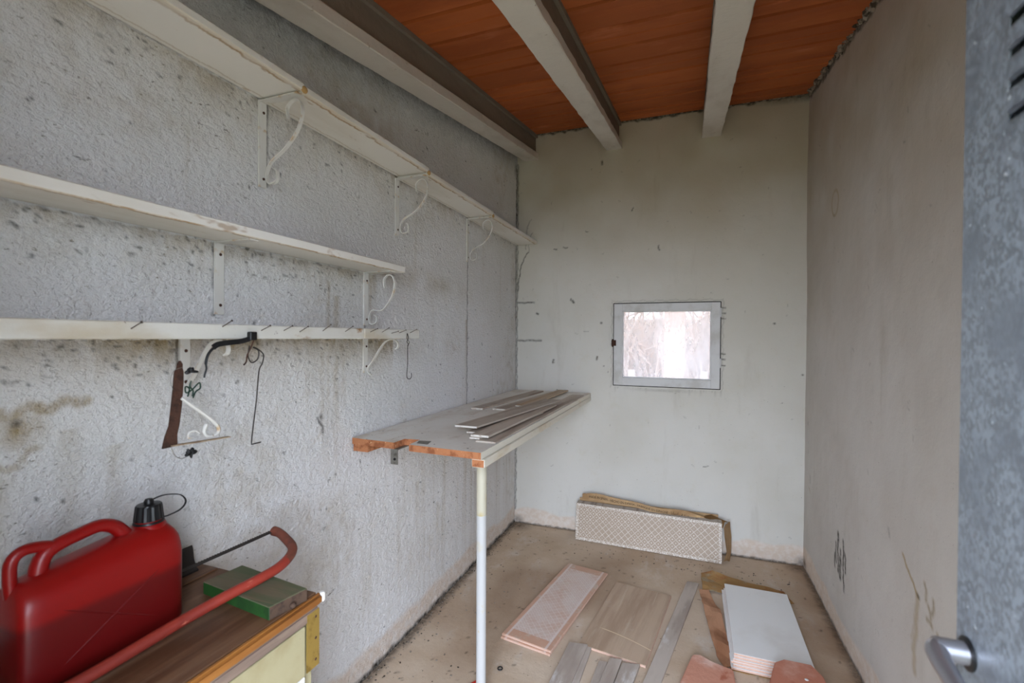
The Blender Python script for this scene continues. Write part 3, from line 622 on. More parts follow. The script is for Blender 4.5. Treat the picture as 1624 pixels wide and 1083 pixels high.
nails = [(.605, 1.409, .626, 1.421), (.80, 1.417, .818, 1.431), (.908, 1.410, .936, 1.422), (.98, 1.411, 1.011, 1.423), (1.036, 1.408, 1.065, 1.423), (1.126, 1.411, 1.167, 1.431), (1.225, 1.411, 1.265, 1.428), (1.352, 1.412, 1.395, 1.423),
         (1.418, 1.411, 1.464, 1.427), (1.476, 1.41, 1.509, 1.415), (1.526, 1.411, 1.587, 1.421), (1.601, 1.412, 1.643, 1.425)]
for (ya, za, yb, zb) in nails:
    L_ = .030; bm = BM(); p0 = Vector((FX - .004, ya * .985, za)); p1 = Vector((FX + L_, ya * .985 + .002, za + .004 + (zb - za) * .9))
    d_ = (p1 - p0).normalized(); sweep(bm, [p0, p1], .0011, 6); sweep(bm, [p1, p1 + d_ * .0012], .0026, 8); part('nail', bm, M_nail, sh3)

# ---------------- things hanging from the lower shelf ----------------
HX = FX + .012
t_ = thing('wire_hook', 'long dark wire hook hanging from the black tie under the nailed shelf', 'hook', (HX, .865, 1.13))
bm = BM()
sweep(bm, spline([(HX, .852, 1.375), (HX, .848, 1.35), (HX, .858, 1.333), (HX + .004, .872, 1.342), (HX + .004, .874, 1.362), (HX, .862, 1.37), (HX, .872, 1.368), (HX, .892, 1.352), (HX, .889, 1.330), (HX, .879, 1.31), (HX, .872, 1.24), (HX, .862, 1.17), (HX, .858, 1.136)], 5) + [Vector((HX, .858, 1.131)), Vector((HX, .885, 1.131))], .0016, 6)
part('wire_shank', bm, M_wire, t_, True)
bm = BM(); sweep(bm, spline([(HX, .865, 1.392), (HX, .858, 1.375), (HX, .846, 1.352), (HX, .843, 1.336), (HX, .836, 1.328)], 5), .0018, 6); part('twisted_tail', bm, M_rust, t_, True)
t_ = thing('wire_hook', 'thin wire hook with curled foot at the right end of the nailed shelf', 'hook', (HX, 1.54, 1.24))
bm = BM(); sweep(bm, spline([(HX, 1.542, 1.412), (HX, 1.55, 1.395), (HX, 1.540, 1.38), (HX, 1.55, 1.37), (HX, 1.545, 1.356), (HX, 1.546, 1.30), (HX, 1.54, 1.255), (HX, 1.545, 1.240), (HX, 1.562, 1.236), (HX, 1.573, 1.245), (HX, 1.572, 1.258)], 6), .0015, 6); part('wire_shank', bm, M_wire, t_, True)
bm = BM(); sweep(bm, spline([(HX + .001, 1.540, 1.410), (HX + .003, 1.535, 1.392), (HX + .003, 1.552, 1.378), (HX, 1.543, 1.365)], 6), .0012, 6); part('twisted_tail', bm, M_wire, t_, True)
# black rubber tie caught under the shelf edge
t_ = thing('black_tie', 'black rubber tie with square buckle caught under the nailed shelf edge', 'strap', (HX, .81, 1.30))
bm = BM(); box(bm, FX + .002, FX + .016, .852, .872, 1.388, 1.409); bevel(bm, .002, 1); part('buckle', bm, M_black, t_)
bm = BM(); P = spline([(HX - .004, .856, 1.392), (HX, .83, 1.386), (HX, .80, 1.383), (HX, .77, 1.379), (HX, .758, 1.372)], 5); n = len(P)
sweep(bm, P, 0, flat=(.012, .003), up=(0, 0, 1)); part('strap', bm, M_black, t_)
bm = BM(); sweep(bm, spline([(HX, .768, 1.379), (HX, .748, 1.36), (HX, .741, 1.34), (HX, .742, 1.325), (HX, .738, 1.312), (HX, .737, 1.305)], 5), [.0028] * 12 + [.002] * 14, 6); part('hanging_cord', bm, M_black, t_, True)
# an old scroll bracket taken off a wall, hung up by wire
QX = HX - .002
t_ = thing('scroll_bracket', 'loose rusty scroll bracket with brown flat bar hanging under the nailed shelf', 'bracket', (QX, .70, 1.165))
bm = BM(); P = [(QX, .688, 1.334), (QX, .687, 1.325), (QX, .684, 1.27), (QX, .676, 1.22), (QX, .668, 1.185), (QX, .665, 1.166)]
bm2 = BM()
prof = [(.686, 1.345, .001), (.686, 1.338, .005), (.685, 1.328, .006), (.684, 1.322, .009), (.683, 1.30, .010), (.679, 1.25, .0105), (.674, 1.21, .0105), (.668, 1.19, .012), (.665, 1.165, .015)]
L1 = [bm2.verts.new((QX, y - h, z)) for y, z, h in prof]; R1 = [bm2.verts.new((QX, y + h, z)) for y, z, h in prof]; L2 = [bm2.verts.new((QX - .004, y - h, z)) for y, z, h in prof]; R2 = [bm2.verts.new((QX - .004, y + h, z)) for y, z, h in prof]
for i in range(len(prof) - 1):
    for A_, B_ in ((L1, R1), (R1, R2), (R2, L2), (L2, L1)): bm2.faces.new((A_[i], B_[i], B_[i + 1], A_[i + 1]))
bm2.faces.new((L1[0], R1[0], R2[0], L2[0])); bm2.faces.new((L1[-1], R1[-1], R2[-1], L2[-1]))
part('flat_bar', bm2, M_rust, t_); bm.free()
bm = BM(); sweep(bm, [(QX, .666, 1.168), (QX + .006, .72, 1.166), (QX + .012, .79, 1.164)], 0, flat=(.012, .0022), up=(1, 0, 0)); part('foot_bar', bm, M_foot, t_, label='thin tan foot bar')
bm = BM(); sweep(bm, spline([(QX, .688, 1.266), (QX, .71, 1.247), (QX, .738, 1.224), (QX, .762, 1.202), (QX, .773, 1.186), (QX, .770, 1.175), (QX, .757, 1.171), (QX, .744, 1.174), (QX, .738, 1.187), (QX, .744, 1.200)], 6), .0038, 8); part('twisted_scroll', bm, M_bracket, t_, True, label='twisted white scroll')
bm = BM(); sweep(bm, spline([(QX, .712, 1.176), (QX, .703, 1.178), (QX, .705, 1.188), (QX, .718, 1.190), (QX, .727, 1.183)], 6), .0022, 6); part('small_curl', bm, M_bracket, t_, True)
def cord(bm, pts, rr=.0016): sweep(bm, spline(pts, 6), rr, 6)
t_ = thing('thin_hanging_wire', 'thin pale wire loop round the rusty scroll bracket with black tape knots', 'wire', (QX, .69, 1.14))
bm = BM(); cord(bm, [(QX + .004, .688, 1.331), (QX + .004, .67, 1.325), (QX + .004, .663, 1.305), (QX + .004, .668, 1.285)], .0006); part('upper_loop', bm, M_steel, t_, True)
bm = BM(); cord(bm, [(QX + .004, .665, 1.164), (QX + .004, .672, 1.147), (QX + .004, .686, 1.137), (QX + .004, .70, 1.141)], .0008); part('lower_loop', bm, M_steel, t_, True)
def knot(c, ry, rz, name, m):
    bm = BM(); 
    for k in range(7):
        a_ = random.uniform(0, 6.28); cc = Vector(c) + Vector((random.uniform(-.002, .003), ry * .45 * math.cos(a_), rz * .45 * math.sin(a_)))
        bmesh.ops.create_icosphere(bm, subdivisions=2, radius=1, matrix=Matrix.Translation(cc) @ Matrix.Rotation(a_, 4, 'X') @ Matrix.Diagonal((.004, ry * random.uniform(.4, .7), rz * random.uniform(.3, .5), 1)))
    for v in bm.verts: v.co += noise.noise_vector(v.co * 180) * .0018
    part(name, bm, m, t_, True)
knot((QX + .006, .705, 1.321), .013, .010, 'upper_tape_knot', M_black); knot((QX + .006, .703, 1.145), .014, .009, 'lower_tape_knot', M_black)
t_ = thing('green_wire_twist', 'small twist of dark green plastic coated wire beside the rusty bracket', 'wire', (QX, .70, 1.27))
bm = BM(); cord(bm, [(QX + .008, .696, 1.268), (QX + .010, .698, 1.285), (QX + .012, .688, 1.290), (QX + .012, .690, 1.277), (QX + .010, .705, 1.283), (QX + .012, .718, 1.296), (QX + .010, .722, 1.284), (QX + .010, .712, 1.277), (QX + .010, .706, 1.264)]); part('wire_coil', bm, M_green, t_, True)
bm = BM(); cord(bm, [(QX + .013, .70, 1.302), (QX + .013, .697, 1.290), (QX + .013, .704, 1.280), (QX + .013, .702, 1.268)]); part('wire_end', bm, M_green, t_, True)

# ---------------- workbench ----------------
t_ = thing('workbench', 'narrow white topped workbench along the left wall on a single white tube leg', 'bench', (-.93, 2.4, 0))
TZ = 1.006
out = [(LX + .002, 1.486), (-1.02, 1.475), (-1.02, 1.545), (-.957, 1.555), (-.95, 1.468), (-.657, 1.455), (-.649, 3.328), (LX + .002, 3.328)]
bm = BM(); prism(bm, out, TZ - .024, TZ, 0, 1); bmesh.ops.recalc_face_normals(bm, faces=bm.faces[:]); bm.normal_update()
for f in bm.faces:
    if f.normal.x > .9 and f.calc_center_median().x > -.7: f.material_index = 2
part('bench_top', bm, [M_bench, M_chip, M_lath], t_)
bm = BM(); box(bm, -.695, -.647, 1.462, 3.328, TZ - .054, TZ - .0255); bevel(bm, .002, 1); bm.normal_update()
for f in bm.faces: f.material_index = 1 if f.normal.y < -.9 else 0
part('front_lath', bm, [M_lath, M_chip], t_)
bm = BM(); box(bm, LX + .003, -1.15, 1.492, 3.32, TZ - .052, TZ - .0245); part('wall_cleat', bm, M_chip, t_)
bm = BM(); box(bm, -1.036, -1.006, 1.478, 1.482, TZ - .082, TZ - .0245); box(bm, -1.036, -1.006, 1.482, 1.56, TZ - .028, TZ - .0245)
br = part('steel_angle', bm, M_steel, t_)
bm = BM(); lathe(bm, [(.005, 0), (.005, .002)], (0, 0, 0), 10); bm.transform(Matrix.Translation((-1.018, 1.478, TZ - .062)) @ Matrix.Rotation(math.pi / 2, 4, 'X')); part('bolt_hole', bm, M_dark, br)
bm = BM(); sweep(bm, [(-.716, 1.60, 0.004), (-.7075, 1.575, TZ - .056)], .0185, 20); part('leg', bm, M_tube, t_, True)
bm = BM(); sweep(bm, [(-.7088, 1.5789, .745), (-.7075, 1.575, .925)], .0188, 20); part('yellowed_tape', bm, mat('yellowed_tape', (190, 184, 164), .5, layers=[((184, 166, 118), 9, .48, .66, (1, 1, 1)), ((160, 136, 88), 20, .62, .72, (1, 1, .5))]), t_, True, label='yellowed tape band')
bm = BM(); lathe(bm, [(.026, 0), (.026, .012), (.0195, .018)], (-.716, 1.60, 0), 20); part('foot_cap', bm, M_tube, t_, True)
bm = BM(); box(bm, -.738, -.675, 1.55, 1.60, TZ - .0575, TZ - .054); part('leg_plate', bm, M_steel, t_)
def strip(name, label, cat, pts, z, th, m, group=None, edge=M_stripe, tilt=0):
    """flat piece: four corners (world x, y), lying at height z"""
    cx = sum(p[0] for p in pts) / 4; cy = sum(p[1] for p in pts) / 4
    d = Vector((pts[1][0] + pts[2][0] - pts[0][0] - pts[3][0], pts[1][1] + pts[2][1] - pts[0][1] - pts[3][1])); ang = math.atan2(d.y, d.x) - math.pi / 2
    bm = BM(); R = Matrix.Rotation(-ang, 2)
    P = [R @ (Vector(p) - Vector((cx, cy))) for p in pts]
    lo_y = min(p.y for p in P)
    prism(bm, [(p.x, p.y, (p.y - lo_y) * -tilt) for p in P], 0, th, 0, 1); bevel(bm, .0008, 1)
    bmesh.ops.recalc_face_normals(bm, faces=bm.faces[:])
    bm.normal_update()
    for f in bm.faces: f.material_index = 1 if abs(f.normal.y) > .9 else 0
    me = bpy.data.meshes.new(name); bm.to_mesh(me); bm.free(); o = newobj(name, me, [m, edge]); o.location = (cx, cy, z); o.rotation_euler = (0, 0, ang)
    return tag(o, label, cat, group)
def rect(x0, x1, y0, y1, dx=0): return [(x0, y0), (x0 + dx, y1), (x1 + dx, y1), (x1, y0)]
g = 'flooring offcuts on the bench'
strip('flooring_strip', 'narrow grey flooring strip lying on the bench nearest the left wall', 'wood strip', rect(-1.108, -1.038, 2.32, 3.26, .06), TZ, .009, M_strip, g)
strip('flooring_strip', 'tan flooring strip second from the left wall on the bench', 'wood strip', rect(-.99, -.915, 2.34, 3.22, .08), TZ, .009, M_strip, g)
strip('flooring_strip', 'wide flat strip standing for dust on the laminate, by the front edge of the bench', 'wood strip', rect(-.745, -.664, 1.60, 3.15, .004), TZ, .006, M_strip, g, M_strip)  # dust on the laminate, built as a thin strip
strip('flooring_strip', 'brown flooring strip at the far end of the bench against back wall', 'wood strip', rect(-.90, -.825, 2.45, 3.30, .02), TZ + .0095, .007, M_straw, g)
strip('flooring_strip', 'pale flooring strip lying lowest of the near pair on the bench', 'wood strip', rect(-.776, -.735, 1.612, 2.30, .045), TZ + .007, .007, M_strip, g)
strip('flooring_strip', 'pale flooring strip on top of the near pair, white sawn end', 'wood strip', rect(-.774, -.700, 1.618, 2.52, .02), TZ + .0145, .009, M_strip, g)
strip('flooring_strip', 'thin strip squeezed between the crossing offcuts on the bench', 'wood strip', rect(-.832, -.786, 1.70, 2.50, .062), TZ + .0075, .007, M_strip, g)
strip('flooring_strip', 'broad grey strip lying on top of the others with a white sawn end', 'wood strip', rect(-.889, -.790, 1.708, 2.66, .10), TZ + .0275, .008, M_strip, g, tilt=.003)
o = strip('tape_patch', 'small dark grey patch of tape on the near end of bench top', 'tape', [(-.937, 1.497), (-.950, 1.537), (-.902, 1.545), (-.888, 1.495)], TZ, .0012, M_steel, edge=M_steel)

# ---------------- cabinet with the things on it ----------------
CZ = .79
t_ = thing('wooden_cabinet', 'low wooden cabinet with brown top and cream door against the left wall', 'cabinet', (-1.015, .5, 0))
def shear_front(y): return -.812 + .02 * (.88 - y)
bm = BM(); box(bm, LX + .004, -.824, .12, .880, CZ - .022, CZ); bevel(bm, .002, 1); part('cabinet_top', bm, M_cabtop, t_)
bm = BM(); box(bm, -.8235, -.806, .12, .884, CZ - .024, CZ + .001); bevel(bm, .006, 3); part('front_edge', bm, M_cabedge, t_, True)
bm = BM(); box(bm, LX + .004, -.8095, .12, .872, CZ - .050, CZ - .0245); bevel(bm, .003, 2); part('top_rail', bm, M_cabgrey, t_)
bm = BM(); box(bm, LX + .004, -.828, .845, .868, .0, CZ - .051); part('side_panel', bm, M_cream, t_)
bm = BM(); box(bm, LX + .004, -.828, .12, .143, .0, CZ - .051); part('side_panel', bm, M_cream, t_)
bm = BM(); box(bm, LX + .004, LX + .012, .144, .844, .02, CZ - .051); part('back_panel', bm, M_cabgrey, t_)
bm = BM(); box(bm, LX + .013, -.829, .144, .844, .05, .07); part('bottom_board', bm, M_cabgrey, t_)
bm = BM(); box(bm, -.827, -.812, .146, .834, CZ - .168, CZ - .053); bevel(bm, .002, 1); d_ = part('drawer', bm, M_cream, t_)
bm = BM(); lathe(bm, [(.006, 0), (.006, .010), (.014, .016), (.015, .022), (.008, .027)], (0, 0, 0), 16); bm.transform(Matrix.Translation((-.812, .49, CZ - .105)) @ Matrix.Rotation(math.pi / 2, 4, 'Y')); part('knob', bm, M_brass, d_, True)
bm = BM(); box(bm, -.827, -.812, .146, .834, .075, CZ - .169); bevel(bm, .002, 1); part('door', bm, M_whitep2, t_, label='white lower door')
bm = BM(); box(bm, -.812, -.8085, .836, .873, CZ - .162, CZ - .030); box(bm, -.828, -.8095, .8705, .873, CZ - .162, CZ - .052); hg = part('hinge_plate', bm, M_brass, t_, label='brass corner plate')
for zz in (CZ - .045, CZ - .095, CZ - .145):
    bm = BM(); lathe(bm, [(.0035, 0), (.002, .0012)], (0, 0, 0), 8); bm.transform(Matrix.Translation((-.8085, .862, zz)) @ Matrix.Rotation(math.pi / 2, 4, 'Y')); part('screw_head', bm, M_rust, hg)

bm = BM(); lathe(bm, [(.006, -.022), (.0075, -.018), (.0075, -.004), (.005, -.001)], (-.8145, .888, CZ), 14); part('corner_cap', bm, M_whitep2, t_, True, label='white plastic corner cap')

# jerrycan
JX, JY = -1.066, .565
t_ = thing('jerrycan', 'red plastic fuel jerrycan with black cap standing on the brown cabinet', 'jerrycan', (JX, JY, CZ))
jl, jw = .268, .112
bm = BM(); NR = 40
def sup(l, w_, e, k, yo=0):
    a_ = 2 * math.pi * k / NR; c, s_ = math.cos(a_), math.sin(a_)
    return (math.copysign(abs(c) ** (2 / e), c) * w_ / 2, math.copysign(abs(s_) ** (2 / e), s_) * l / 2 + yo)
lev = [(0, .93, .86, 9, 0), (.004, .975, .95, 9, 0), (.012, 1, 1, 9, 0), (.05, 1, 1, 9, 0), (.10, 1, 1, 9, 0), (.145, 1, 1, 9, 0), (.160, .995, .985, 8, 0), (.174, .985, .92, 7, 0), (.186, .96, .78, 6, -.001), (.196, .92, .60, 5, -.003), (.203, .86, .42, 4, -.006), (.206, .70, .2, 4, -.01)]
rings = []
def jz(y, z): return z + max(0, z - .11) / .09 * (.010 - .125 * max(0, .66 - y))
for z, fl, fw, e, yo in lev: rings.append([bm.verts.new((JX + sup(jl * fl, jw * fw, e, k, yo)[0], JY + sup(jl * fl, jw * fw, e, k, yo)[1], CZ + jz(JY + sup(jl * fl, jw * fw, e, k, yo)[1], z))) for k in range(NR)])
for A_, B_ in zip(rings, rings[1:]):
    for k in range(NR): bm.faces.new((A_[k], A_[(k + 1) % NR], B_[(k + 1) % NR], B_[k]))
bm.faces.new(rings[0][::-1]); bm.faces.new(rings[-1])
body = part('body', bm, M_jerry, t_, True)
# crossing ribs pressed into both big faces
bm = BM()
for sx_ in (1, -1):
    xx = JX + sx_ * (jw / 2 + .0005)
    for (ya, za, yb, zb) in ((-.085, .03, .085, .135), (-.085, .135, .085, .03)):
        P = [Vector((xx - sx_ * .0016, JY + ya + (yb - ya) * q, CZ + za + (zb - za) * q)) for q in np.linspace(0, 1, 9)]
        sweep(bm, P, [.0008, .0016, .0022, .0022, .0022, .0022, .0022, .0016, .0008], 8)
part('cross_rib', bm, M_jerry, body, True, kind='stuff')
bm = BM(); HP = spline([(JX, .622, CZ + .190), (JX, .612, CZ + .206), (JX, .594, CZ + .228), (JX, .570, CZ + .239), (JX, .54, CZ + .236), (JX, .505, CZ + .229), (JX, .486, CZ + .218), (JX, .478, CZ + .198), (JX, .476, CZ + .172)], 6)
sweep(bm, HP, [.0150 - .003 * math.sin(math.pi * i / (len(HP) - 1)) for i in range(len(HP))], 12); part('handle', bm, M_jerry2, t_, True)
bm = BM(); HP = spline([(JX, .502, CZ + .228), (JX, .478, CZ + .236), (JX, .456, CZ + .237), (JX, .442, CZ + .224), (JX, .440, CZ + .195), (JX, .442, CZ + .165)], 6); sweep(bm, HP, .0095, 10); part('pouring_grip', bm, M_jerry2, t_, True)
CC = (JX, .658, CZ + .203)
bm = BM(); lathe(bm, [(.036, -.016), (.033, 0), (.028, .010), (.024, .014), (.024, .026)], CC, 28); part('neck', bm, M_jerry2, t_, True)
bm = BM(); n = 36; rings = []
for rr, h in ((.0245, .017), (.0255, .018), (.0225, .046), (.0215, .049), (.010, .050)):
    rings.append([bm.verts.new((CC[0] + (rr + (.0012 if (k % 2 and h < .048) else 0)) * math.cos(2 * math.pi * k / n), CC[1] + (rr + (.0012 if (k % 2 and h < .048) else 0)) * math.sin(2 * math.pi * k / n), CC[2] + h)) for k in range(n)])
for A_, B_ in zip(rings, rings[1:]):
    for k in range(n): bm.faces.new((A_[k], A_[(k + 1) % n], B_[(k + 1) % n], B_[k]))
bm.faces.new(rings[0][::-1]); bm.faces.new(rings[-1]); cap = part('cap', bm, M_plastblack, t_, False, label='black screw cap')
bm = BM(); lathe(bm, [(.0085, .049), (.009, .055), (.0065, .060), (.003, .061)], CC, 16); part('cap_knob', bm, M_plastblack, cap, True)
bm = BM(); sweep(bm, spline([(CC[0], CC[1] + .006, CC[2] + .056), (CC[0] + .002, CC[1] + .030, CC[2] + .059), (CC[0] + .004, CC[1] + .062, CC[2] + .050), (CC[0] + .006, CC[1] + .074, CC[2] + .032), (CC[0] + .004, CC[1] + .064, CC[2] + .017), (CC[0], CC[1] + .040, CC[2] + .011), (CC[0], CC[1] + .024, CC[2] + .013)], 8), 0, flat=(.004, .0018), up=(1, 0, 0)); part('cap_strap', bm, M_plastblack, cap)
bm = BM(); lathe(bm, [(.0262, .008), (.0275, .010), (.0275, .013), (.0262, .015)], CC, 28); part('strap_ring', bm, M_plastblack, cap, True)

# bow saw lying round the can
t_ = thing('bow_saw', 'red tubular bow saw lying on the cabinet and across the green block', 'saw', (-.98, .7, CZ))
SP = [(-1.200, .31, .803), (-1.185, .25, .803), (-1.12, .215, .803), (-1.03, .235, .803), (-.990, .33, .803), (-.979, .40, .803), (-.970, .50, .806), (-.958, .64, .8185), (-.95, .686, .824), (-.935, .745, .833), (-.921, .805, .839), (-.917, .856, .843), (-.932, .905, .847), (-.960, .940, .850), (-1.012, .968, .853), (-1.052, .985, .855), (-1.078, .990, .855)]
P = spline(SP, 6); n = len(P)
bm = BM(); sweep(bm, P, [.0115 if i < n - 8 else .0115 + .0015 * (i - n + 8) / 8 for i in range(n)], 14); bm.normal_update()
for f in bm.faces:
    if f.calc_center_median().y > .885: f.material_index = 1
part('tube_frame', bm, [M_sawred, M_sawend], t_, True)
bm = BM(); b0, b1 = Vector((-1.076, .985, .857)), Vector((-1.203, .30, .806)); d_ = (b1 - b0); L_ = d_.length; d_.normalize(); sd = Vector((-1, 0, .25)); sd = (sd - d_ * sd.dot(d_)).normalized(); nb = 110
up_ = d_.cross(sd).normalized() * .0007
rowsA, rowsB = [], []
for i in range(nb * 2 + 1):
    p = b0 + d_ * (L_ * i / (nb * 2)); q = p + sd * (.0075 if i % 2 else .0045); p2 = p - sd * .0055
    rowsA.append((bm.verts.new(p2 + up_), bm.verts.new(q + up_))); rowsB.append((bm.verts.new(p2 - up_), bm.verts.new(q - up_)))
for i in range(nb * 2):
    bm.faces.new((rowsA[i][0], rowsA[i + 1][0], rowsA[i + 1][1], rowsA[i][1])); bm.faces.new((rowsB[i][0], rowsB[i][1], rowsB[i + 1][1], rowsB[i + 1][0])); bm.faces.new((rowsA[i][1], rowsA[i + 1][1], rowsB[i + 1][1], rowsB[i][1])); bm.faces.new((rowsA[i][0], rowsB[i][0], rowsB[i + 1][0], rowsA[i + 1][0]))
part('toothed_blade', bm, M_wire, t_)
# green block
bm = BM(); prism(bm, [(-1.063, .775), (-1.050, .868), (-.815, .842), (-.832, .752)], CZ + .001, CZ + .030); bevel(bm, .0012, 1); bm.normal_update()
for f in bm.faces: f.material_index = 0 if f.normal.z > .7 else (1 if f.normal.y < -.5 else 2)
bk = thing('wooden_block', 'flat wooden block with green painted edge under the red saw', 'wood block', (-.94, .81, CZ + .001)); part('block_body', bm, [M_blk_top, M_blk_green, M_blk_end], bk)
bm = BM(); bmesh.ops.create_icosphere(bm, subdivisions=2, radius=.008, matrix=Matrix.Translation((-.815, .80, CZ + .012)) @ Matrix.Diagonal((.7, 1, .8, 1))); part('knot', bm, M_blk_end, bk, True)
# dark metal channel and dark moulding behind the can
bm = BM(); prof = [(-1.212, .004), (-1.212, .060), (-1.200, .066), (-1.196, .058), (-1.192, .030), (-1.184, .012), (-1.176, .008), (-1.176, .002)]
A_ = [bm.verts.new((x, .52, CZ + z)) for x, z in prof]; B_ = [bm.verts.new((x, .845, CZ + z)) for x, z in prof]; n = len(prof)
bm.faces.new(A_); bm.faces.new(B_[::-1])
for i in range(n): bm.faces.new((A_[i], A_[(i + 1) % n], B_[(i + 1) % n], B_[i]))
tag(part('metal_channel', bm, mat('dark_painted_steel', (52, 48, 46), .5, .3), None), 'dark metal channel lying behind the red can against the wall', 'metal profile')
bm = BM(); box(bm, -1.174, -1.140, .22, .872, CZ + .001, CZ + .005); bevel(bm, .001, 1)
bl = tag(part('moulding_strip', bm, M_cabtop, None), 'flat dark brown wooden strip beneath the saw blade on the cabinet', 'wood strip')

# ---------------- tiles on the floor ----------------
def tile_part(parent, name, L_, W_, z0, z1, m, sidem=None):
    bm = BM(); box(bm, -L_ / 2, L_ / 2, -W_ / 2, W_ / 2, z0, z1); bevel(bm, .0012, 1)
    bmesh.ops.recalc_face_normals(bm, faces=bm.faces[:]); bm.normal_update()
    if sidem:
        for f in bm.faces: f.material_index = 0 if f.normal.z > .7 else 1
    me = bpy.data.meshes.new(name); bm.to_mesh(me); bm.free(); return newobj(name, me, [m, sidem] if sidem else m, parent)
# box of lattice tiles on edge against the back wall
BL_, BH = .93, .245
def stand_tile(label, y0, m):
    t = thing('upright_tile', label, 'tile', (-.258, y0, 0), 0, 'lattice wall tiles standing on edge')
    t.rotation_euler = (math.radians(90 - 7), 0, math.radians(-1.4))
    bm = BM(); box(bm, -BL_ / 2, BL_ / 2, -BH / 2, BH / 2, 0, .0015); bevel(bm, .0006, 1)
    me = bpy.data.meshes.new('printed_face'); bm.to_mesh(me); bm.free(); o = newobj('printed_face', me, m, t); o.location = (0, BH / 2 + .001, .0085)
    bm = BM(); box(bm, -BL_ / 2, BL_ / 2, -BH / 2, BH / 2, 0, .0083); bevel(bm, .0006, 1)
    me = bpy.data.meshes.new('tile_body'); bm.to_mesh(me); bm.free(); o = newobj('tile_body', me, M_tilebody, t); o.location = (0, BH / 2 + .001, 0)
M_tilebody = mat('grey_tile_body', (176, 164, 150), .85, layers=[((140, 126, 112), 30, .5, .7, (1, 1, 1))])
stand_tile('beige wall tile printed with a white lattice, frontmost of the upright stack', 3.197, M_lat)
for k in range(5):
    stand_tile('beige wall tile standing on edge, %s behind the frontmost lattice tile' % ('directly', 'second', 'third', 'fourth', 'hindmost, by the cardboard,')[k], 3.197 + .0108 * (k + 1), M_tilebody)
# cardboard wrapper behind, with printed flap
t_ = thing('cardboard_wrapper', 'torn brown cardboard tile wrapper with printed words behind the upright tiles', 'cardboard', (-.25, 3.30, 0))
def flap(s, v):
    """s 0..1 along the strip, v 0..1 up it"""
    x = -.690 + .80 * s; yb = 3.262 - .02 * s; z = .262 - .052 * s ** 1.3 + .010 * math.sin(s * 3.1) + .004 * math.sin(s * 17)
    hgt = .038 + .008 * math.sin(s * 9) + .004 * s
    return Vector((x, yb + .006 * math.sin(s * 7) + .012 * v, z + hgt * v))
bm = BM(); n = 60; g_ = [[bm.verts.new(flap(i / n, v)) for v in (0, .5, 1 - .08 * random.random())] for i in range(n + 1)]; h_ = [[bm.verts.new(v.co + Vector((0, .003, 0))) for v in r_] for r_ in g_]
for i in range(n):
    for j in range(2):
        bm.faces.new((g_[i][j], g_[i + 1][j], g_[i + 1][j + 1], g_[i][j + 1])); bm.faces.new((h_[i][j], h_[i][j + 1], h_[i + 1][j + 1], h_[i + 1][j]))
    bm.faces.new((g_[i][2], g_[i + 1][2], h_[i + 1][2], h_[i][2])); bm.faces.new((g_[i][0], h_[i][0], h_[i + 1][0], g_[i + 1][0]))
fl = part('printed_flap', bm, M_card, t_)
cu = bpy.data.curves.new('words', 'FONT'); cu.body = 'MADE IN SPAIN - HECHO EN ESPA\u00d1A - FABRIQU\u00c9 EN ESPAGNE - \ufe8e\ufbfe\ufee7\ufe8e\ufe92\ufeb3\u0625 \ufef2\ufed3 \ufeca\ufee8\ufebb'; cu.size = .02
to = bpy.data.objects.new('words', cu); COL.objects.link(to); bpy.context.view_layer.update()
dg = bpy.context.evaluated_depsgraph_get(); me = bpy.data.meshes.new_from_object(to.evaluated_get(dg)); bpy.data.objects.remove(to)
xs = [v.co.x for v in me.vertices]; x0, x1 = min(xs), max(xs)
for v in me.vertices:
    s_ = .06 + .82 * (v.co.x - x0) / (x1 - x0); vv = .30 + .36 * v.co.y / .0145
    p = flap(s_, vv); v.co = p + Vector((0, -.0016, 0))
me.name = 'printed_words'; o = newobj('printed_words', me, M_ink); pw = world(fl); me.transform(pw.inverted()); o.parent = fl
# wrapper's back and bottom, right hand end flap and crumpled corner
bm = BM(); box(bm, -.715, .19, 3.3, 3.304, .002, .262); part('back_sheet', bm, M_card, t_)
bm = BM(); P0 = [(.218, 3.19, .012), (.232, 3.215, .06), (.228, 3.24, .14), (.222, 3.25, .20), (.226, 3.24, .235)]
rowsA = []
for i, p in enumerate(P0): rowsA.append([bm.verts.new((p[0] + q * .036 + .004 * math.sin(i * 2 + q * 3), p[1] + q * .035, p[2] + .006 * math.sin(q * 5 + i))) for q in (0, .33, .66, 1)])
for A_, B_ in zip(rowsA, rowsA[1:]):
    for k in range(3): bm.faces.new((A_[k], A_[k + 1], B_[k + 1], B_[k]))
bmesh.ops.solidify(bm, geom=bm.faces[:], thickness=.003); part('end_flap', bm, M_card, t_)
bm = BM(); pts = [[(.10, 3.245, .205), (.14, 3.235, .215), (.18, 3.24, .212), (.215, 3.235, .205)], [(.10, 3.26, .245), (.14, 3.25, .25), (.18, 3.262, .238), (.225, 3.25, .24)], [(.11, 3.285, .252), (.15, 3.29, .262), (.19, 3.285, .248), (.25, 3.27, .235)]]
rr_ = [[bm.verts.new(p) for p in r_] for r_ in pts]
for A_, B_ in zip(rr_, rr_[1:]):
    for k in range(3): bm.faces.new((A_[k], A_[k + 1], B_[k + 1], B_[k]))
bmesh.ops.solidify(bm, geom=bm.faces[:], thickness=.003); part('crumpled_corner', bm, M_card3, t_)
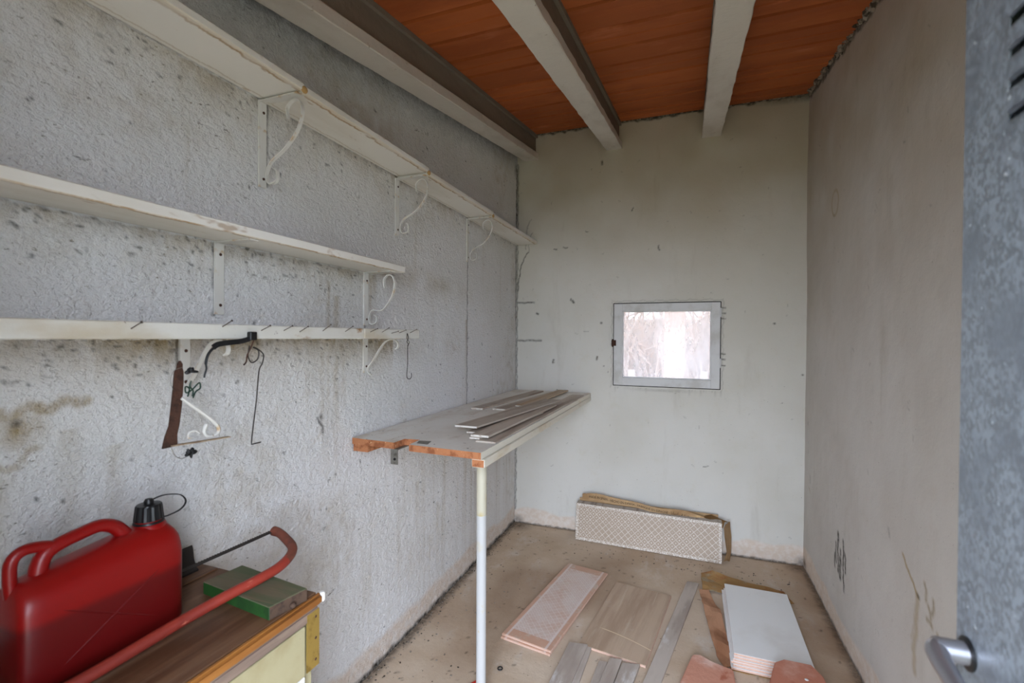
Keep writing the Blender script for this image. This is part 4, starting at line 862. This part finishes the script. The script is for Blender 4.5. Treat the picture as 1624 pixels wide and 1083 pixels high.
# worn pink lattice tiles
ang = math.atan2(.79, .126)
for k, (z_, dx, lab) in enumerate(((.0, -.004, 'worn pinkish lattice tile underneath the other, left on the floor'), (.0115, .003, 'worn pinkish lattice tile on top, lying left on the floor'))):
    t = thing('lattice_tile', lab, 'tile', (-.618 + dx, 2.393 - .006 * (1 - k), z_ + .0005), ang + (.0 if k else .012), 'worn lattice tiles flat on the floor')
    bm = BM(); box(bm, -.395, .395, -.125, .125, 0, .0085); bevel(bm, .0015, 1); me = bpy.data.meshes.new('tile_body'); bm.to_mesh(me); bm.free(); newobj('tile_body', me, M_pinkbody, t)
    bm = BM(); box(bm, -.393, .393, -.1235, .1235, .0086, .0108); bevel(bm, .0008, 1); me = bpy.data.meshes.new('printed_face'); bm.to_mesh(me); bm.free(); newobj('printed_face', me, M_lat2, t)
# wood-look tile
t = thing('wood_look_tile', 'brown wood-look floor tile with a curved pale scratch lying on the floor', 'tile', (-.264, 2.380, .0005), -math.atan2(.083, .605))
bm = BM(); box(bm, -.15, .15, -.308, .308, 0, .0085); bevel(bm, .001, 1); me = bpy.data.meshes.new('tile_body'); bm.to_mesh(me); bm.free(); newobj('tile_body', me, M_pinkbody, t)
bm = BM(); box(bm, -.149, .149, -.307, .307, .0086, .0115); bevel(bm, .0006, 1); me = bpy.data.meshes.new('printed_face'); bm.to_mesh(me); bm.free(); newobj('printed_face', me, M_woodtile, t)
# grey strips
g = 'grey tile strips on the floor'
strip('tile_strip', 'long dusty grey tile strip between the wood-look tile and white stack', 'tile strip', [(-.205, 1.70), (.005, 2.862), (.068, 2.862), (-.140, 1.70)], .0003, .011, M_stripg, g, M_stripg)
strip('tile_strip', 'short grey tile strip on top of a pair, left at the bottom of photo', 'tile strip', [(-.517, 1.68), (-.493, 2.078), (-.412, 2.090), (-.434, 1.68)], .0115, .010, M_stripg, g, M_stripg)
strip('tile_strip', 'darker grey tile strip under the left pair at the bottom of photo', 'tile strip', [(-.50, 1.70), (-.47, 2.098), (-.393, 2.100), (-.405, 1.70)], .0003, .011, M_stripg, g, M_stripg)
strip('tile_strip', 'narrow grey tile strip, leftmost of the right-hand group in front of wood-look tile', 'tile strip', [(-.372, 1.66), (-.348, 2.020), (-.312, 2.026), (-.334, 1.66)], .0003, .009, M_stripg, g, M_stripg)
strip('tile_strip', 'grey tile strip, middle one of the group in front of the wood-look tile', 'tile strip', [(-.345, 1.66), (-.306, 2.042), (-.255, 2.050), (-.292, 1.66)], .0096, .009, M_stripg, g, M_stripg)
strip('tile_strip', 'broadest grey tile strip of the group in front of the wood-look tile', 'tile strip', [(-.290, 1.66), (-.252, 2.032), (-.180, 2.050), (-.232, 1.66)], .0003, .016, M_stripg, g, M_stripg)
# stack of white tiles
labs = ['white glazed tile at the bottom of the stack, lying on the floor cardboard', 'white glazed tile second from the bottom of the stack', 'white glazed tile third from the bottom of the stack', 'white glazed tile third from the top of the stack', 'white glazed tile second from the top of the stack', 'white glazed tile on top of the stack by the right wall']
offs = [(-.012, -.010, .003), (-.002, -.006, -.004), (-.012, -.003, .004), (-.004, -.005, 0), (.002, -.002, -.006), (.0, .0, .0)]
for k in range(6):
    dx, dy, rz = offs[k]
    t = thing('white_tile', labs[k], 'tile', (.342 + dx, 2.485 + dy, .0045 + k * .0112), rz - .004, 'stack of white tiles on the floor')
    bm = BM(); box(bm, -.148, .148, -.30, .30, 0, .0085); bevel(bm, .0008, 1); me = bpy.data.meshes.new('tile_body'); bm.to_mesh(me); bm.free(); newobj('tile_body', me, M_pinkbody, t)
    bm = BM(); box(bm, -.149, .149, -.301, .301, .0086, .0106); bevel(bm, .0009, 1); me = bpy.data.meshes.new('glazed_face'); bm.to_mesh(me); bm.free(); newobj('glazed_face', me, M_glaze, t)
# cardboard round the white stack
def sheet(name, label, pts, z, m, amp=.006, th=.003, rise=0.):
    bm = BM(); vs = [bm.verts.new((p[0], p[1], 0)) for p in pts]; bm.faces.new(vs); bmesh.ops.triangulate(bm, faces=bm.faces[:]); bmesh.ops.subdivide_edges(bm, edges=bm.edges[:], cuts=4, use_grid_fill=True)
    for v in bm.verts:
        q = noise.noise(Vector((v.co.x * 9, v.co.y * 9, 3))) + .5; v.co.z = z + amp * max(q, 0) + rise * (v.co.y - 2.80)
        e_ = noise.noise_vector(Vector((v.co.x * 30, v.co.y * 30, 1))) * .006; v.co.x += e_.x; v.co.y += e_.y
    bmesh.ops.solidify(bm, geom=bm.faces[:], thickness=-th)
    return tag(part(name, bm, m, None), label, 'cardboard')
sheet('cardboard_flap', 'torn reddish brown cardboard flap along the left side of the white tiles', [(.068, 2.79), (.115, 2.79), (.165, 2.60), (.185, 2.38), (.186, 2.19), (.160, 2.16), (.128, 2.235), (.108, 2.42), (.084, 2.62)], .006, M_card2, .022)
sheet('cardboard_piece', 'crumpled ochre cardboard behind the stack of white tiles', [(.085, 2.80), (.08, 2.95), (.14, 2.975), (.22, 2.945), (.34, 2.925), (.50, 2.91), (.53, 2.82), (.35, 2.80)], .002, M_card3, .014, rise=.2)
sheet('cardboard_liner', 'thin cardboard liner under the stack of white tiles', [(.178, 2.172), (.50, 2.176), (.50, 2.79), (.19, 2.79)], -.0005, M_card3, 0, .0025)
# terracotta pieces
def slab(name, bm_pts, z0, z1, m, parent=None, smooth=False, jit=.0015):
    bm = BM(); prism(bm, bm_pts, z0, z1); bevel(bm, .004, 2)
    for v in bm.verts: v.co += noise.noise_vector(v.co * 40) * jit
    return part(name, bm, m, parent)
tag(slab('terracotta_slab', [(-.055, 1.80), (-.030, 1.93), (.028, 2.168), (.060, 2.178), (.110, 2.150), (.186, 2.130), (.188, 2.02), (.150, 1.80)], .002, .036, M_terra), 'pale pink terracotta slab lying in front of the white tiles, broken edge', 'terracotta slab')
oc = [(.290, 1.95), (.316, 2.06), (.336, 2.125), (.372, 2.158), (.470, 2.160), (.497, 2.10), (.502, 1.99), (.48, 1.90), (.33, 1.89)]
g = 'stacked terracotta tiles'
cxo, cyo = .4, 2.03
for k, lab in enumerate(('red terracotta tile with clipped corners, lowest of its pile', 'red terracotta tile with clipped corners, second from the bottom of its pile', 'red terracotta tile with clipped corners, second from the top of its pile', 'red terracotta tile with clipped corners and a white spot, topmost of its pile')):
    sc_ = 1 if k == 3 else (1.04, 1.06, 1.01)[k]; ox = (-.012, -.008, -.002, 0)[k]
    pts = [(cxo + (p[0] - cxo) * sc_ + ox, cyo + (p[1] - cyo) * (1 if sc_ > 1 else sc_) - .006 * (3 - k) * .5) for p in oc]
    o = thing('terracotta_tile', lab, 'tile', (cxo, cyo, .002 + k * .0265), 0, g); slab('tile_body', pts, .002 + k * .0265, .0275 + k * .0265, M_terra2, o, jit=.001)
    if k == 3:
        bm = BM(); bmesh.ops.create_icosphere(bm, subdivisions=2, radius=1, matrix=Matrix.Translation((.432, 2.055, .108)) @ Matrix.Diagonal((.007, .007, .0012, 1))); part('paint_drip', bm, M_glaze, o, True, label='white paint spot')
# small things on the floor
bm = BM(); sweep(bm, [(-.731 + .0095 * math.cos(x), 1.829 + .0095 * math.sin(x), .003) for x in np.linspace(0, 2 * math.pi, 25)], .0026, 8)
tag(part('rubber_washer', bm, M_black, None, True), 'small black rubber washer on the floor by the bench leg', 'washer')
bm = BM(); prism(bm, [(-.815, 1.685), (-.80, 1.715), (-.79, 1.73), (-.785, 1.70), (-.79, 1.68)], .001, .008); tag(part('red_plastic_scrap', bm, mat('red_plastic', (190, 40, 30), .5), None), 'red plastic scrap on the floor beside the bench leg', 'scrap')
bm = BM()
for k in range(420):
    x, y = (LX + .01 + abs(random.gauss(0, .03)), random.uniform(1.3, 3.3)) if k < 230 else ((random.uniform(LX, -.84), random.uniform(1.5, 3.3)) if k < 330 else (random.uniform(-.7, .6), random.uniform(2.97, 3.13)))
    s_ = random.uniform(.0012, .0042); bmesh.ops.create_icosphere(bm, subdivisions=1, radius=1, matrix=Matrix.Translation((x, y, s_ * .4)) @ Matrix.Rotation(random.random() * 3, 4, 'Z') @ Matrix.Diagonal((s_ * 1.5, s_, s_ * .7, 1)))
tag(part('floor_grit', bm, M_mortar, None), 'scattered crumbs of plaster and grit over the concrete floor', 'grit', kind='stuff')

# ---------------- window ----------------
bm = BM()
for (x0, x1, z0, z1) in ((WX0, WX0 + .018, WZ0, WZ1), (WX1 - .018, WX1, WZ0, WZ1), (WX0 + .018, WX1 - .018, WZ0, WZ0 + .018), (WX0 + .018, WX1 - .018, WZ1 - .018, WZ1)): box(bm, x0, x1, DY - .001, DY + .16, z0, z1)
win = struct('window_1', bm, M_frame)
bm = BM(); F0, F1, G0, G1 = WX0 + .004, WX1 - .004, WZ0 + .004, WZ1 - .004
fx0, fx1, fz0, fz1 = -.432, .138, 1.126, 1.586
for (x0, x1, z0, z1) in ((F0, fx0, G0, G1), (fx1, F1, G0, G1), (fx0, fx1, G0, fz0), (fx0, fx1, fz1, G1)): box(bm, x0, x1, DY - .012, DY + .03, z0, z1)
bevel(bm, .0015, 1); sash = part('sash', bm, M_frame, win)
bm = BM(); e = .006
for (x0, x1, z0, z1) in ((fx0, fx0 + e, fz0, fz1), (fx1 - e, fx1, fz0, fz1), (fx0 + e, fx1 - e, fz0, fz0 + e), (fx0 + e, fx1 - e, fz1 - e, fz1)): box(bm, x0, x1, DY + .002, DY + .028, z0, z1)
part('glazing_bead', bm, M_frame, sash)
bm = BM(); box(bm, fx0 + .003, fx1 - .003, DY + .016, DY + .019, fz0 + .003, fz1 - .003); part('pane', bm, M_glass, sash)
bm = BM()
gw = .0035
for (x0, x1, z0, z1) in ((WX0 - .0015, WX0 + gw, WZ0, WZ1), (WX1 - gw, WX1 + .0015, WZ0, WZ1), (WX0, WX1, WZ0 - .0015, WZ0 + gw), (WX0, WX1, WZ1 - gw, WZ1 + .0015)): box(bm, x0, x1, DY - .0035, DY, z0, z1)
part('shadow_gap', bm, M_dark, win)
for zc in (1.57, 1.24):
    bm = BM(); lathe(bm, [(.005, -.03), (.005, .03)], (WX1 - .001, DY - .012, zc), 10); part('hinge', bm, M_frame, win, True)
bm = BM(); box(bm, WX0 - .012, WX0 + .02, DY - .018, DY - .012, 1.345, 1.385); box(bm, WX0 - .008, WX0 + .0, DY - .024, DY - .012, 1.338, 1.392); bevel(bm, .001, 1); part('latch', bm, M_rust, win)
# ---------------- galvanised door, opened inwards ----------------
KX = .30
bm = BM(); y0d, y1d = .0, .703; slots = [(1.7215 - .0315 * k) for k in range(4)]
# skin with slots near the hinge side
yS0, yS1 = .33, .622
zs = [0.02] + sorted(sum([[z - .006, z + .006] for z in slots if z > 1.25], [])) + [1.98]
for i in range(len(zs) - 1):
    z0, z1 = zs[i], zs[i + 1]
    if i % 2 == 0: box(bm, KX, KX + .0015, y0d, y1d, z0, z1)
    else: box(bm, KX, KX + .0015, y0d, yS0, z0, z1); box(bm, KX, KX + .0015, yS1, y1d, z0, z1)
door = struct('door_1', bm, M_galv)
bm = BM(); box(bm, KX + .002, KX + .038, y0d, y0d + .02, .02, 1.98); box(bm, KX + .002, KX + .038, y1d - .02, y1d, .02, 1.98); box(bm, KX + .002, KX + .038, y0d + .02, y1d - .02, .02, .05); box(bm, KX + .002, KX + .038, y0d + .02, y1d - .02, 1.95, 1.98); part('door_frame', bm, M_galv, door)
bm = BM(); box(bm, KX + .0385, KX + .040, y0d, y1d, .02, 1.98); part('outer_skin', bm, M_galv, door)
for z in [z for z in slots if z > 1.25]:
    bm = BM(); v = [(KX - .001, yS0, z + .006), (KX - .001, yS1, z + .006), (KX - .008, yS1 - .02, z - .006), (KX - .008, yS0 + .02, z - .006)]
    f = bm.faces.new([bm.verts.new(p) for p in v]); bmesh.ops.solidify(bm, geom=[f], thickness=.001); part('louvre', bm, M_galv, door)
HZ, HY = 1.045, .678
bm = BM(); lathe(bm, [(.018, 0), (.018, .002), (.015, .003)], (0, 0, 0), 28); bm.transform(Matrix.Translation((KX, HY, HZ)) @ Matrix.Rotation(-math.pi / 2, 4, 'Y')); rose = part('handle_rose', bm, M_plastblack, door, True)
bm = BM(); sweep(bm, [(KX - .003, HY, HZ), (KX - .030, HY, HZ)], .0125, 20)
part('handle_spindle', bm, M_chrome, door, True)
bm = BM(); P = spline([(KX - .022, HY + .002, HZ), (KX - .029, HY - .003, HZ - .001), (KX - .032, HY - .022, HZ - .004), (KX - .033, HY - .06, HZ - .009), (KX - .033, HY - .105, HZ - .012)], 6)
sweep(bm, P, [.0115] * 8 + [.0115 - .0002 * i for i in range(len(P) - 8)], 16); part('handle_lever', bm, M_chrome, door, True)

# ---------------- outside ----------------
bm = BM(); box(bm, DX0, DX1, -.30, -.15, -.1, -.01); struct('door_sill', bm, M_mortar)
bm = BM(); box(bm, -14, 14, -16, -.305, -.16, -.08); struct('yard_ground', bm, M_concrete_out)
bm = BM(); box(bm, -14, 14, DY + .23, 18, -.16, -.1); struct('garden_ground', bm, M_concrete_out)
bm = BM(); box(bm, -7, 5, 9.2, 9.4, -.1, 1.75); tag(part('garden_wall', bm, M_outwall, None), 'pale garden wall far outside the small window', 'wall')
bm = BM(); box(bm, -.36, -.06, 7.8, 8.0, -.1, 2.6); tag(part('brick_pier', bm, M_brickout, None), 'pinkish pier standing outside the small window', 'pier')
bm = BM(); box(bm, -5, 4, 5.2, 5.26, .90, .97); box(bm, -5, 4, 5.2, 5.26, .70, .77)
fr = tag(part('garden_rail', bm, M_outwall, None), 'pale horizontal rail outside the small window', 'rail')
for k in range(4):
    bm = BM(); px = (-1.35, -.62, .12, .9)[k]; box(bm, px, px + .07, 5.26, 5.33, -.1, 1.05); tag(part('garden_post', bm, M_outwall, None), ('leftmost pale rail post outside the small window', 'second pale rail post from the left outside the window', 'third pale rail post from the left outside the window', 'rightmost pale rail post outside the small window')[k], 'post', 'garden rail posts')
bm = BM()
for k in range(70):
    x = random.choice([random.uniform(-1.6, -.5), random.uniform(.0, .6), random.uniform(-3, 2)]); y = random.uniform(8.6, 9.0); h = random.uniform(1.2, 2.6)
    sweep(bm, [(x, y, -.1), (x + random.uniform(-.3, .3), y, h * .5), (x + random.uniform(-.7, .7), y, h)], [.03, .022, .01], 5)
    for q in range(5):
        zz = random.uniform(.4, h); sweep(bm, [(x, y, zz), (x + random.uniform(-.5, .5), y + random.uniform(-.3, .3), zz + random.uniform(.1, .6))], [.014, .005], 4)
tag(part('dry_shrub', bm, M_bush, None), 'dry tangled shrub in front of the pale garden wall outside', 'shrub', kind='stuff')
